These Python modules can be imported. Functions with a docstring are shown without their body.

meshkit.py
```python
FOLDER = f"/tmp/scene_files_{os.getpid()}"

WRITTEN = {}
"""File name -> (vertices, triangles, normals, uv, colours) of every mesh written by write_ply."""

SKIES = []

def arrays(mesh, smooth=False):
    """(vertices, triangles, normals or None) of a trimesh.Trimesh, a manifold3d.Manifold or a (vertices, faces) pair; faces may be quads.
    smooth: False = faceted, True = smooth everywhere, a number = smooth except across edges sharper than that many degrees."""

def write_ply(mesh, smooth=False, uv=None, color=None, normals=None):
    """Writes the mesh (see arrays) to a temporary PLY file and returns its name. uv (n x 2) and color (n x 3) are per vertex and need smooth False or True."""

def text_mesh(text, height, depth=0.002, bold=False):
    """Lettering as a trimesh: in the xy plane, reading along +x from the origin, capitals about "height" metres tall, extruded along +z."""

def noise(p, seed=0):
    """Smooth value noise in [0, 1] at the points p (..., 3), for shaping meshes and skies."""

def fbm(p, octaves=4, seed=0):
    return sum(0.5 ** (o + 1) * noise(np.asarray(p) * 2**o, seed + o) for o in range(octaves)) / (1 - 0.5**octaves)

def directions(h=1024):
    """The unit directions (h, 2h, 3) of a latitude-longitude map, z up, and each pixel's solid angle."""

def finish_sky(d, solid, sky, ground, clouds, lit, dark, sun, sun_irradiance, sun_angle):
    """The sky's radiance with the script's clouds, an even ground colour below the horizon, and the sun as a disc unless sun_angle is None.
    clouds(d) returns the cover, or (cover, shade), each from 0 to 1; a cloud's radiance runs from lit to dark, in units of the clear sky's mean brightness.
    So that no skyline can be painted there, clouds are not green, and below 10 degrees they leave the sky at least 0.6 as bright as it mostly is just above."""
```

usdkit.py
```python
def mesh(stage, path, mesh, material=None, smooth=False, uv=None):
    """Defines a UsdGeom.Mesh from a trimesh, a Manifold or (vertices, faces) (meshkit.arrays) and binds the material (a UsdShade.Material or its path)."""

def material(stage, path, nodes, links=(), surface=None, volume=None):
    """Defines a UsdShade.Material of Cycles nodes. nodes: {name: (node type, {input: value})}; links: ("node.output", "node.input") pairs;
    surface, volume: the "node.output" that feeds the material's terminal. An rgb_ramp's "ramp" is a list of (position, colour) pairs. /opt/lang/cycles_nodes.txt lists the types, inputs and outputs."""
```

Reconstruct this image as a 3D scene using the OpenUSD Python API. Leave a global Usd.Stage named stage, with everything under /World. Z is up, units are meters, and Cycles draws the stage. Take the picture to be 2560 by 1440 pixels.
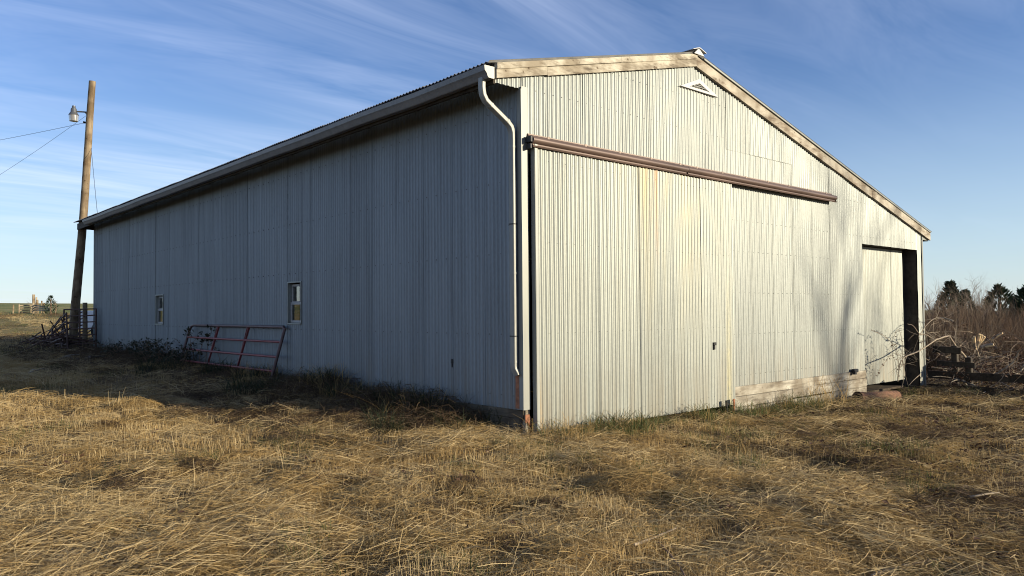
import math, random
import numpy as np
import trimesh, usdkit, meshkit
from scipy.interpolate import RBFInterpolator
from pxr import Usd, UsdGeom, UsdLux, UsdShade, Sdf, Gf, Vt

stage = Usd.Stage.CreateInMemory()
UsdGeom.SetStageUpAxis(stage, 'Z')
UsdGeom.SetStageMetersPerUnit(stage, 1.0)
UsdGeom.Xform.Define(stage, '/World')
UsdGeom.Scope.Define(stage, '/World/Looks')

# ------------------------------------------------------------------ camera, sky, sun, exposure
CAM = np.array([-5.66, -6.2258, 1.6])
YAW, PITCH, ROLL, FPX = .7239, .0308, -.0086, 1935.7
_cy, _sy, _cp, _sp = math.cos(YAW), math.sin(YAW), math.cos(PITCH), math.sin(PITCH)
FWD = np.array([_sy * _cp, _cy * _cp, _sp]); _R = np.array([_cy, -_sy, 0]); _U = np.cross(_R, FWD)
_c, _s = math.cos(ROLL), math.sin(ROLL)
RIGHT, UP = _c * _R + _s * _U, -_s * _R + _c * _U
cam = UsdGeom.Camera.Define(stage, '/World/camera')
cam.CreateHorizontalApertureAttr(36.0); cam.CreateVerticalApertureAttr(20.25)
cam.CreateFocalLengthAttr(36.0 * FPX / 2560)
cam.CreateClippingRangeAttr(Gf.Vec2f(.05, 100000))
cam.CreateExposureAttr(EXPO := 0.88)
cam.AddTransformOp().Set(Gf.Matrix4d(*RIGHT, 0, *UP, 0, *(-FWD), 0, *CAM, 1))

SUN_EL, SUN_AZ = math.radians(12.5), math.atan2(.45, -.893)        # azimuth = atan2(x, y) of the direction towards the sun
SUN = np.array([math.sin(SUN_AZ) * math.cos(SUN_EL), math.cos(SUN_AZ) * math.cos(SUN_EL), math.sin(SUN_EL)])
sun = UsdLux.DistantLight.Define(stage, '/World/sun')
sun.CreateIntensityAttr(1.25); sun.CreateNormalizeAttr(True); sun.CreateAngleAttr(.53)
sun.CreateColorAttr(Gf.Vec3f(1.0, .88, .655))
_x = np.cross([0, 0, 1], SUN); _x /= np.linalg.norm(_x); _y = np.cross(SUN, _x)
sun.AddTransformOp().Set(Gf.Matrix4d(*_x, 0, *_y, 0, *SUN, 0, 0, 0, 0, 1))

dome = UsdLux.DomeLight.Define(stage, '/World/sky')
dome.GetPrim().SetCustomDataByKey('kind', 'structure')
sky_mat = usdkit.material(stage, '/World/Looks/sky', {
    'sky': ('sky_texture', {'sky_type': 'single_scattering', 'sun_disc': False, 'sun_elevation': SUN_EL, 'sun_rotation': SUN_AZ, 'altitude': 200.0, 'air_density': 1.0, 'aerosol_density': .15, 'ozone_density': 3.0}),
    'tc': ('texture_coordinate', {}), 'xyz': ('separate_xyz', {}),
    'zz': ('math', {'math_type': 'maximum', 'value2': 0.0}), 'zb': ('math', {'math_type': 'add', 'value2': .12}),
    'dx': ('math', {'math_type': 'divide'}), 'dy': ('math', {'math_type': 'divide'}), 'v': ('combine_xyz', {'z': 3.7}),
    'map': ('mapping', {'rotation': (0, 0, math.radians(CLOUD_ROT := 20)), 'scale': (.75, 3.2, 1)}),
    'n1': ('noise_texture', {'scale': 1.0, 'detail': 9.0, 'roughness': .62, 'distortion': 1.1}),
    'map2': ('mapping', {'rotation': (0, 0, math.radians(CLOUD_ROT + 8)), 'scale': (.35, .5, 1), 'location': (3.1, 1.7, 0)}),
    'n2': ('noise_texture', {'scale': 1.0, 'detail': 3.0, 'roughness': .5}),
    'r1': ('map_range', {'from_min': .36, 'from_max': .84, 'to_min': 0.0, 'to_max': 1.0, 'clamp': True}),
    'r2': ('map_range', {'from_min': .36, 'from_max': .62, 'to_min': 0.12, 'to_max': 1.0, 'clamp': True}),
    'm': ('math', {'math_type': 'multiply'}), 'dt1': ('math', {'math_type': 'multiply', 'value2': -.82}), 'dt2': ('math', {'math_type': 'multiply_add', 'value2': .57}), 'dm': ('map_range', {'range_type': 'smoothstep', 'from_min': -.35, 'from_max': .35, 'to_min': .25, 'to_max': 1.0, 'clamp': True}), 'mm': ('math', {'math_type': 'multiply'}),
    'm2': ('math', {'math_type': 'multiply', 'value2': .85}),
    'tint': ('mix', {'mix_type': 'multiply', 'fac': 1.0, 'color2': (1.19, 1.20, 1.45)}),
    'cl': ('mix', {'mix_type': 'mix', 'color2': (6.6, 7.3, 7.7)}),
    'hz': ('map_range', {'range_type': 'smoothstep', 'from_min': 0.0, 'from_max': .30, 'to_min': .55, 'to_max': 0.0, 'clamp': True}), 'hm': ('mix', {'mix_type': 'mix', 'color2': (5.0, 6.1, 5.5)}),
    'bg': ('background_shader', {'strength': .066})},
    [('tc.generated', 'xyz.vector'), ('xyz.z', 'zz.value1'), ('zz.value', 'zb.value1'), ('xyz.x', 'dx.value1'), ('zb.value', 'dx.value2'),
     ('xyz.y', 'dy.value1'), ('zb.value', 'dy.value2'), ('dx.value', 'v.x'), ('dy.value', 'v.y'), ('v.vector', 'map.vector'), ('map.vector', 'n1.vector'),
     ('v.vector', 'map2.vector'), ('map2.vector', 'n2.vector'), ('n1.fac', 'r1.value'), ('n2.fac', 'r2.value'), ('r1.result', 'm.value1'), ('r2.result', 'm.value2'),
     ('xyz.x', 'dt1.value1'), ('xyz.y', 'dt2.value1'), ('dt1.value', 'dt2.value3'), ('dt2.value', 'dm.value'), ('m.value', 'mm.value1'), ('dm.result', 'mm.value2'), ('mm.value', 'm2.value1'), ('m2.value', 'cl.fac'), ('sky.color', 'cl.color1'), ('zz.value', 'hz.value'), ('hz.result', 'hm.fac'), ('cl.color', 'hm.color1'), ('hm.color', 'tint.color1'), ('tint.color', 'bg.color')], surface='bg.background')
UsdShade.MaterialBindingAPI.Apply(dome.GetPrim()).Bind(sky_mat)


def at(px, py, depth):
    """The world point seen at a pixel of the 2560 x 1440 photograph, at a distance along the view axis."""
    return CAM + depth * (FWD + RIGHT * (px - 1280) / FPX - UP * (py - 720) / FPX)


def on_plane(px, py, n, c):
    v = at(px, py, 1.0) - CAM; n = np.asarray(n, float)
    return CAM + v * (c - n @ CAM) / (n @ v)


# ------------------------------------------------------------------ helpers
NAMES = {}


def numbered(parent, name):
    k = NAMES.get((parent, name), 0); NAMES[(parent, name)] = k + 1
    return f'{parent}/{name}' + (f'_{k:03d}' if k else '')


def setdata(p, label=None, cat=None, group=None, kind=None):
    for k, v in (('label', label), ('category', cat), ('group', group), ('kind', kind)):
        if v: p.SetCustomDataByKey(k, v)
    return p


def thing(name, label, cat, loc=(0, 0, 0), group=None, kind=None):
    x = UsdGeom.Xform.Define(stage, numbered('/World', name)); x.AddTranslateOp().Set(Gf.Vec3d(*map(float, loc)))
    x.GetPrim().SetMetadata('comment', '')
    return setdata(x.GetPrim(), label, cat, group, kind)


def local(parent, v):
    m = UsdGeom.Xformable(parent).ComputeLocalToWorldTransform(0)
    return np.asarray(v, float) - np.array(m.ExtractTranslation())


class MB:
    """Collects vertices and triangles for ONE mesh."""
    def __init__(s): s.v, s.f, s.n = [], [], 0
    def add(s, v, f):
        v = np.asarray(v, float); f = np.asarray(f, int)
        if f.shape[1] == 4: f = np.vstack([f[:, [0, 1, 2]], f[:, [0, 2, 3]]])
        s.v.append(v); s.f.append(f + s.n); s.n += len(v); return s
    def box(s, lo, hi, bev=0.0):
        lo, hi = np.minimum(lo, hi), np.maximum(lo, hi)
        if bev:
            return s.hullbox(lo, hi, bev)
        x = np.array([[a, b, c] for a in (lo[0], hi[0]) for b in (lo[1], hi[1]) for c in (lo[2], hi[2])])
        return s.add(x, [[0, 1, 3, 2], [4, 6, 7, 5], [0, 4, 5, 1], [2, 3, 7, 6], [0, 2, 6, 4], [1, 5, 7, 3]])
    def hullbox(s, lo, hi, b):
        p = []
        for sx in (0, 1):
            for sy in (0, 1):
                for sz in (0, 1):
                    c = np.array([(lo, hi)[sx][0], (lo, hi)[sy][1], (lo, hi)[sz][2]]); d = np.array([1 - 2 * sx, 1 - 2 * sy, 1 - 2 * sz]) * b
                    for k in range(3):
                        e = d.copy(); e[k] = 0; p.append(c + e)
        h = trimesh.convex.convex_hull(np.array(p)); return s.add(h.vertices, h.faces)
    def beam(s, a, b, w, h, up=(0, 0, 1), bev=0.0):
        a, b = np.asarray(a, float), np.asarray(b, float); d = b - a; L = np.linalg.norm(d); d /= L
        u = np.asarray(up, float); x = np.cross(d, u); x /= np.linalg.norm(x); z = np.cross(x, d)
        t = MB(); t.box((-w / 2, 0, -h / 2), (w / 2, L, h / 2), bev); v = np.vstack(t.v)
        return s.add(a + v[:, :1] * x + v[:, 1:2] * d + v[:, 2:] * z, np.vstack(t.f))
    def tube(s, pts, r, n=6, cap=True, rot=0):
        pts = np.asarray(pts, float); r = np.broadcast_to(np.asarray(r, float), (len(pts),))
        t = np.gradient(pts, axis=0); t /= np.maximum(np.linalg.norm(t, axis=1, keepdims=True), 1e-9)
        u = np.cross(t[0], [0, 0, 1.0] if abs(t[0][2]) < .9 else [1.0, 0, 0]); u /= np.linalg.norm(u)
        rings = []; ang = np.linspace(0, 2 * math.pi, n, endpoint=False) + rot
        for k in range(len(pts)):
            u = u - t[k] * (u @ t[k]); u /= max(np.linalg.norm(u), 1e-9); w = np.cross(t[k], u)
            rings.append(pts[k] + r[k] * (np.cos(ang)[:, None] * u + np.sin(ang)[:, None] * w))
        v = np.vstack(rings); i = np.arange(n); j = (i + 1) % n; f = []
        for k in range(len(pts) - 1):
            f.append(np.stack([k * n + i, k * n + j, (k + 1) * n + j, (k + 1) * n + i], 1))
        f = np.vstack(f); f = np.vstack([f[:, [0, 1, 2]], f[:, [0, 2, 3]]])
        if cap:
            v = np.vstack([v, pts[:1], pts[-1:]]); a, b = len(v) - 2, len(v) - 1; o = (len(pts) - 1) * n
            f = np.vstack([f, np.stack([np.full(n, a), j, i], 1), np.stack([np.full(n, b), o + i, o + j], 1)])
        return s.add(v, f)
    def loft(s, sections, cap=True):
        """Closed sections of the same number of points."""
        n = len(sections[0]); v = np.vstack(sections); i = np.arange(n); j = (i + 1) % n
        f = [np.stack([k * n + i, k * n + j, (k + 1) * n + j, (k + 1) * n + i], 1) for k in range(len(sections) - 1)]
        f = np.vstack(f); s.add(v, f)
        if cap:
            for sec, flip in ((sections[0], 1), (sections[-1], 0)):
                c = np.mean(sec, 0); w = np.vstack([sec, c]); g = np.stack([np.full(n, n), i, j], 1)
                s.add(w, g[:, ::-1] if flip else g)
        return s
    def prism(s, poly, lo, hi, axes):
        """A polygon (a, b) extruded from lo to hi; axes: which coordinates a, b and the extrusion are."""
        from shapely.geometry import Polygon
        m = trimesh.creation.extrude_polygon(Polygon(poly), hi - lo, engine='earcut'); v = np.zeros_like(m.vertices)
        v[:, axes[0]] = m.vertices[:, 0]; v[:, axes[1]] = m.vertices[:, 1]; v[:, axes[2]] = m.vertices[:, 2] + lo
        f = m.faces
        perm = np.zeros((3, 3)); perm[0, axes[0]] = perm[1, axes[1]] = perm[2, axes[2]] = 1
        return s.add(v, f if np.linalg.det(perm) > 0 else f[:, ::-1])
    def build(s, name, mat, parent, smooth=False, label=None, cat=None, group=None, kind=None, data=None):
        par = '/World' if parent is None else str(parent.GetPath())
        v = np.vstack(s.v)
        if parent is not None: v = local(parent, v)
        m = usdkit.mesh(stage, numbered(par, name), (v, np.vstack(s.f)), MATS[mat], smooth)
        m.CreateDoubleSidedAttr(True)
        return setdata(m.GetPrim(), label, cat, group, kind)


# ------------------------------------------------------------------ materials
MATS = {}


def mat(name, nodes, links, surface='p.BSDF'):
    MATS[name] = usdkit.material(stage, f'/World/Looks/{name}', nodes, links, surface=surface)


def plain(name, c, rough=.6, metallic=0.0, var=.25, scale=8.0, stretch=(1, 1, 1), bump=0.0, spec=.4):
    lo, hi = np.array(c) * (1 - var), np.array(c) * (1 + var)
    mat(name, {'g': ('geometry', {}), 'mp': ('mapping', {'scale': stretch}), 'n': ('noise_texture', {'scale': scale, 'detail': 5.0, 'roughness': .65}),
               'r': ('rgb_ramp', {'ramp': [(.3, tuple(lo)), (.7, tuple(hi))]}), 'b': ('bump', {'strength': bump, 'distance': .01}),
               'p': ('principled_bsdf', {'roughness': rough, 'metallic': metallic, 'specular_ior_level': spec})},
        [('g.position', 'mp.vector'), ('mp.vector', 'n.vector'), ('n.fac', 'r.fac'), ('r.color', 'p.base_color')] + ([('n.fac', 'b.height'), ('b.normal', 'p.normal')] if bump else []))


def twig(name, c):
    mat(name, {'oi': ('object_info', {}), 'g': ('geometry', {}), 'a': ('rgb_ramp', {'ramp': [(0, tuple(np.array(c) * (.5, .5, .52))), (.35, tuple(np.array(c) * (1.05, .95, .85))), (.65, c), (.85, tuple(np.array(c) * (1.25, .95, .75))), (1, tuple(np.array(c) * 1.6))]}),
               'b': ('map_range', {'to_min': .6, 'to_max': 1.4}), 'bc': ('combine_color', {}), 'm': ('mix', {'mix_type': 'multiply', 'fac': 1.0}), 'p': ('principled_bsdf', {'roughness': .85, 'specular_ior_level': .2})},
        [('oi.random', 'a.fac'), ('g.random_per_island', 'b.value'), ('b.result', 'bc.r'), ('b.result', 'bc.g'), ('b.result', 'bc.b'), ('a.color', 'm.color1'), ('bc.color', 'm.color2'), ('m.color', 'p.base_color')])


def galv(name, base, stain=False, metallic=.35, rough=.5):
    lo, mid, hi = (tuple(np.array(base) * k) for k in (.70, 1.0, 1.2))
    nodes = {'g': ('geometry', {}), 'oi': ('object_info', {}),
             'm1': ('mapping', {'scale': (1, 1, .35)}), 'n1': ('noise_texture', {'scale': 55.0, 'detail': 4.0, 'roughness': .75}),
             'm2': ('mapping', {'scale': (1, 1, .05)}), 'n2': ('noise_texture', {'scale': 7.0, 'detail': 5.0, 'roughness': .65}),
             'n3': ('noise_texture', {'scale': .9, 'detail': 3.0}),
             'a1': ('math', {'math_type': 'multiply', 'value2': .35}), 'a2': ('math', {'math_type': 'multiply_add', 'value2': .48}), 'a3': ('math', {'math_type': 'multiply_add', 'value2': .10}),
             'r': ('rgb_ramp', {'ramp': [(.30, lo), (.45, mid), (.58, hi)]}),
             'ov': ('map_range', {'to_min': .91, 'to_max': 1.07}), 'ovc': ('combine_color', {}), 'mu': ('mix', {'mix_type': 'multiply', 'fac': 1.0}),
             'bn': ('noise_texture', {'scale': 4.0, 'detail': 2.0}), 'b': ('bump', {'strength': .12, 'distance': .015}),
             'p': ('principled_bsdf', {'roughness': rough, 'metallic': metallic})}
    links = [('g.position', 'm1.vector'), ('g.position', 'm2.vector'), ('m1.vector', 'n1.vector'), ('m2.vector', 'n2.vector'), ('g.position', 'n3.vector'),
             ('n1.fac', 'a1.value1'), ('n2.fac', 'a2.value1'), ('a1.value', 'a2.value3'), ('n3.fac', 'a3.value1'), ('a2.value', 'a3.value3'), ('a3.value', 'r.fac'),
             ('oi.random', 'ov.value'), ('ov.result', 'ovc.r'), ('ov.result', 'ovc.g'), ('ov.result', 'ovc.b'), ('r.color', 'mu.color1'), ('ovc.color', 'mu.color2'),
             ('g.position', 'bn.vector'), ('bn.fac', 'b.height'), ('b.normal', 'p.normal')]
    nodes |= {'dz': ('separate_xyz', {}), 'dr': ('map_range', {'from_min': .25, 'from_max': 1.15, 'to_min': .85, 'to_max': 0.0, 'clamp': True}), 'dn': ('noise_texture', {'scale': 5.0, 'detail': 6.0, 'roughness': .7}),
              'dq': ('map_range', {'from_min': .38, 'from_max': .66, 'clamp': True}), 'dm': ('math', {'math_type': 'multiply'}), 'mud': ('mix', {'mix_type': 'mix', 'color2': (.17, .145, .105)})}
    links += [('g.position', 'dz.vector'), ('dz.z', 'dr.value'), ('m2.vector', 'dn.vector'), ('dn.fac', 'dq.value'), ('dr.result', 'dm.value1'), ('dq.result', 'dm.value2'), ('dm.value', 'mud.fac'), ('mu.color', 'mud.color1')]
    last = 'mud.color'
    if stain:   # rust and yellowed wash that ran down from the track
        nodes |= {'x': ('separate_xyz', {}), 'sz': ('map_range', {'from_min': .9, 'from_max': 3.5, 'to_min': 0.0, 'to_max': 1.0, 'clamp': True}),
                  'ms': ('mapping', {'scale': (1, 1, .06)}), 'ns': ('noise_texture', {'scale': 4.2, 'detail': 5.0, 'roughness': .7}),
                  'sr': ('map_range', {'from_min': .46, 'from_max': .74, 'clamp': True}), 'sx': ('math', {'math_type': 'multiply'}), 's2': ('math', {'math_type': 'multiply', 'value2': .6}),
                  'mx': ('mix', {'mix_type': 'mix', 'color2': (.40, .33, .16)}),
                  'w1': ('math', {'math_type': 'subtract', 'value2': 2.35}), 'w2': ('math', {'math_type': 'absolute'}), 'w3': ('map_range', {'from_min': .15, 'from_max': 1.6, 'to_min': 1.0, 'to_max': .15, 'clamp': True}),
                  's3': ('math', {'math_type': 'multiply'})}
        links += [('g.position', 'x.vector'), ('x.z', 'sz.value'), ('g.position', 'ms.vector'), ('ms.vector', 'ns.vector'), ('ns.fac', 'sr.value'), ('sr.result', 'sx.value1'), ('sz.result', 'sx.value2'),
                  ('x.x', 'w1.value1'), ('w1.value', 'w2.value1'), ('w2.value', 'w3.value'), ('sx.value', 's3.value1'), ('w3.result', 's3.value2'),
                  ('s3.value', 's2.value1'), ('s2.value', 'mx.fac'), ('mud.color', 'mx.color1')]
        last = 'mx.color'
        # one rust run from the track, and a yellowed strip where water drips at the door's right edge
        for q, x_, hw, za, zb, col, amt in (('ra', 2.219, .045, 2.1, 3.45, (.36, .17, .05), .75), ('rb', 2.019, .16, 2.3, 3.5, (.38, .27, .10), .4), ('rc', 3.80, .10, .2, 2.4, (.40, .34, .14), .5), ('rd', .16, .05, .2, 1.1, (.34, .22, .09), .6)):
            up = za > 1
            nodes |= {q + '1': ('math', {'math_type': 'subtract', 'value2': x_}), q + '2': ('math', {'math_type': 'absolute'}), q + '3': ('map_range', {'range_type': 'smoothstep', 'from_min': 0.0, 'from_max': hw, 'to_min': amt, 'to_max': 0.0, 'clamp': True}),
                      q + '4': ('map_range', {'from_min': za, 'from_max': zb, 'to_min': 0.0 if up else 1.0, 'to_max': 1.0 if up else 0.0, 'clamp': True}), q + '5': ('math', {'math_type': 'multiply'}),
                      q + '6': ('map_range', {'from_min': .36, 'from_max': .56, 'to_min': .25, 'to_max': 1.0, 'clamp': True}), q + '7': ('math', {'math_type': 'multiply'}), q + '8': ('mix', {'mix_type': 'mix', 'color2': col})}
            links += [('x.x', q + '1.value1'), (q + '1.value', q + '2.value1'), (q + '2.value', q + '3.value'), ('x.z', q + '4.value'), (q + '3.result', q + '5.value1'), (q + '4.result', q + '5.value2'), ('n1.fac', q + '6.value'),
                      (q + '5.value', q + '7.value1'), (q + '6.result', q + '7.value2'), (q + '7.value', q + '8.fac'), (last, q + '8.color1')]
            last = q + '8.color'
    mat(name, nodes, links + [(last, 'p.base_color')])


def wood(name, a, b, dark, axis, scale=1.0, paint=None):
    st = {'x': (.12, 1, 1), 'y': (1, .12, 1), 'z': (1, 1, .12)}[axis]
    nodes = {'g': ('geometry', {}), 'mp': ('mapping', {'scale': st}), 'n': ('noise_texture', {'scale': 22.0 * scale, 'detail': 7.0, 'roughness': .7}),
             'n2': ('noise_texture', {'scale': 3.0, 'detail': 4.0}), 'n3': ('noise_texture', {'scale': 9.0 * scale, 'detail': 6.0, 'roughness': .7}),
             'r': ('rgb_ramp', {'ramp': [(.28, dark), (.45, a), (.7, b)]}), 'oi': ('object_info', {}), 'ov': ('map_range', {'to_min': .8, 'to_max': 1.15}),
             'oc': ('combine_color', {}), 'mu': ('mix', {'mix_type': 'multiply', 'fac': 1.0}),
             'b': ('bump', {'strength': .5, 'distance': .006}), 'p': ('principled_bsdf', {'roughness': .8, 'specular_ior_level': .25})}
    links = [('g.position', 'mp.vector'), ('mp.vector', 'n.vector'), ('n.fac', 'r.fac'), ('oi.random', 'ov.value'), ('ov.result', 'oc.r'), ('ov.result', 'oc.g'), ('ov.result', 'oc.b'),
             ('r.color', 'mu.color1'), ('oc.color', 'mu.color2'), ('n.fac', 'b.height'), ('b.normal', 'p.normal')]
    nodes |= {'gr': ('rgb_ramp', {'ramp': [(.38, (.36, .30, .24)), (.60, (1, 1, 1))]}), 'gm': ('mix', {'mix_type': 'multiply', 'fac': .75}), 'kn': ('noise_texture', {'scale': 13.0, 'detail': 1.0}), 'kr': ('rgb_ramp', {'ramp': [(.24, (.22, .15, .1)), (.31, (1, 1, 1))]}), 'km': ('mix', {'mix_type': 'multiply', 'fac': .8})}
    links += [('g.position', 'n2.vector'), ('n2.fac', 'gr.fac'), ('gr.color', 'gm.color2'), ('g.position', 'kn.vector'), ('kn.fac', 'kr.fac'), ('kr.color', 'km.color2')]
    last = 'mu.color'
    if paint:   # old paint peeling off along the grain
        nodes |= {'mq': ('mapping', {'scale': tuple(max(x, .25) for x in st)}), 'pr': ('map_range', {'from_min': .42, 'from_max': .52, 'clamp': True}), 'pm': ('mix', {'mix_type': 'mix', 'color2': paint})}
        links += [('g.position', 'mq.vector'), ('mq.vector', 'n3.vector'), ('n3.fac', 'pr.value'), ('pr.result', 'pm.fac'), ('mu.color', 'pm.color1')]
        last = 'pm.color'
    mat(name, nodes, links + [(last, 'gm.color1'), ('gm.color', 'km.color1'), ('km.color', 'p.base_color')])


def blades(name, stops, trans=.3, rough=.7):
    mat(name, {'g': ('geometry', {}), 'r': ('rgb_ramp', {'ramp': stops}), 'oi': ('object_info', {}), 'ov': ('map_range', {'to_min': .84, 'to_max': 1.12}), 'oc': ('combine_color', {}),
               'mu': ('mix', {'mix_type': 'multiply', 'fac': 1.0}),
               'd': ('principled_bsdf', {'roughness': rough, 'specular_ior_level': .3}), 't': ('translucent_bsdf', {}), 'm': ('mix_closure', {'fac': trans})},
        [('g.random_per_island', 'r.fac'), ('oi.random', 'ov.value'), ('ov.result', 'oc.r'), ('ov.result', 'oc.g'), ('ov.result', 'oc.b'), ('r.color', 'mu.color1'), ('oc.color', 'mu.color2'),
         ('mu.color', 'd.base_color'), ('mu.color', 't.color'), ('d.BSDF', 'm.closure1'), ('t.BSDF', 'm.closure2')], surface='m.closure')


galv('galvanised', (.176, .188, .177)); galv('galvanised_side', (.148, .170, .187))  # side wall gets a darker, bluer copy: its shade is put into the colour
galv('galvanised_door', (.195, .206, .188), stain=True)
galv('galvanised_roof', (.3, .3, .3))
galv('gutter_metal', (.13, .13, .13), metallic=.2)
galv('downspout_metal', (.20, .20, .182), metallic=.2)
plain('vent_white', (.42, .415, .40), .6, 0, .06)
plain('flashing', (.18, .185, .172), .5, .3, .12, 10, (1, 1, .1))
plain('brown_track', (.098, .066, .054), .45, .25, .3, 6, (.15, 1, 1))
plain('track_flange', (.20, .15, .12), .55, .2, .25, 6, (.15, 1, 1))
plain('black_iron', (.02, .02, .022), .5, .5)
plain('rust', (.22, .09, .045), .8, .1, .5, 20)
plain('nail', (.10, .09, .08), .6, .4)
plain('dark_wood', (.045, .036, .028), .9, 0, .4, 12)
plain('soil_dark', (.05, .035, .022), .95, 0, .4, 14)
wood('fascia_wood', (.27, .235, .18), (.39, .35, .275), (.08, .06, .043), 'x', 1.0, paint=(.42, .385, .31))
wood('fascia_bare', (.22, .18, .135), (.33, .28, .215), (.065, .05, .036), 'x', 1.0, paint=(.37, .335, .27))
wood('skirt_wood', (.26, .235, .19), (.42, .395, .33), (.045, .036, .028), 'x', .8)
wood('skirt_shade', (.10, .085, .06), (.16, .135, .10), (.04, .03, .022), 'y', .8)  # darker copy of the skirt wood, the side wall's shade put into its colour
wood('post_wood', (.24, .19, .13), (.36, .29, .20), (.08, .06, .04), 'z', .8)
wood('pole_wood', (.20, .15, .095), (.31, .24, .15), (.08, .058, .038), 'z', .7)
wood('fence_wood', (.042, .033, .024), (.07, .056, .04), (.02, .016, .012), 'x', .8)
wood('bark_grey', (.20, .17, .13), (.33, .29, .23), (.07, .055, .04), 'z', 1.2)
plain('twig_brown', (.15, .095, .06), .85, 0, .4, 9)
plain('twig_grey', (.21, .155, .105), .85, 0, .35, 9)
twig('brush_brown', (.135, .085, .052)); twig('brush_grey', (.19, .145, .10))
plain('bare_branch', (.235, .185, .13), .75, 0, .3, 14)
plain('cut_wood', (.66, .48, .26), .7, 0, .25, 30)
plain('log_bark', (.14, .07, .04), .9, 0, .5, 18)
plain('log_hollow', (.02, .014, .01), .95, 0, .4, 18)
plain('red_paint', (.13, .024, .024), .5, .2, .35, 7)
plain('gate_steel', (.075, .045, .042), .5, .45, .35, 7)
plain('corral_steel', (.075, .042, .034), .65, .3, .5, 9)
plain('wire', (.03, .03, .032), .6, .2)
plain('lamp_metal', (.14, .145, .15), .4, .6, .12)
plain('truck_white', (.74, .75, .78), .3, 0, .03)
plain('tyre', (.02, .02, .02), .8)
plain('window_frame', (.24, .24, .235), .6, 0, .15, 20)
blades('straw', [(0, (.36, .245, .10)), (.15, (.64, .48, .23)), (.6, (.82, .66, .36)), (.88, (.88, .76, .47)), (1, (.42, .29, .13))], .38)
blades('straw_pale', [(0, (.50, .38, .20)), (.4, (.76, .62, .36)), (.9, (.88, .78, .52)), (1, (.4, .29, .14))], .34)
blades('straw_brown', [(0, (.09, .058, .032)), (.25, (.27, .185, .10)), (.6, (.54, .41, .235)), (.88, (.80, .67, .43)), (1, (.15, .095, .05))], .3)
blades('grass_green', [(0, (.09, .105, .035)), (.35, (.19, .20, .065)), (.65, (.38, .34, .14)), (1, (.64, .53, .27))], .4)
blades('grass_dark', [(0, (.025, .035, .014)), (.4, (.05, .06, .022)), (.8, (.10, .095, .04)), (1, (.20, .15, .075))])
blades('cedar_green', [(0, (.018, .032, .014)), (.5, (.035, .055, .022)), (1, (.065, .08, .03))], .15)
blades('dry_leaf', [(0, (.06, .03, .018)), (.4, (.14, .07, .035)), (.8, (.26, .15, .07)), (1, (.42, .30, .17))], .15)
blades('bramble_leaf', [(0, (.03, .032, .018)), (.5, (.06, .05, .03)), (1, (.11, .07, .05))], .15)
mat('pane_glass', {'t': ('transparent_bsdf', {'color': (.78, .82, .82)}), 'g': ('glossy_bsdf', {'roughness': .015, 'color': (1, 1, 1)}), 'f': ('fresnel', {'IOR': 2.7}), 'm': ('mix_closure', {})},
    [('f.fac', 'm.fac'), ('t.BSDF', 'm.closure1'), ('g.BSDF', 'm.closure2')], surface='m.closure')
mat('lamp_lens', {'p': ('principled_bsdf', {'base_color': (.26, .25, .24), 'roughness': .25, 'transmission_weight': .35})}, [])
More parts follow.
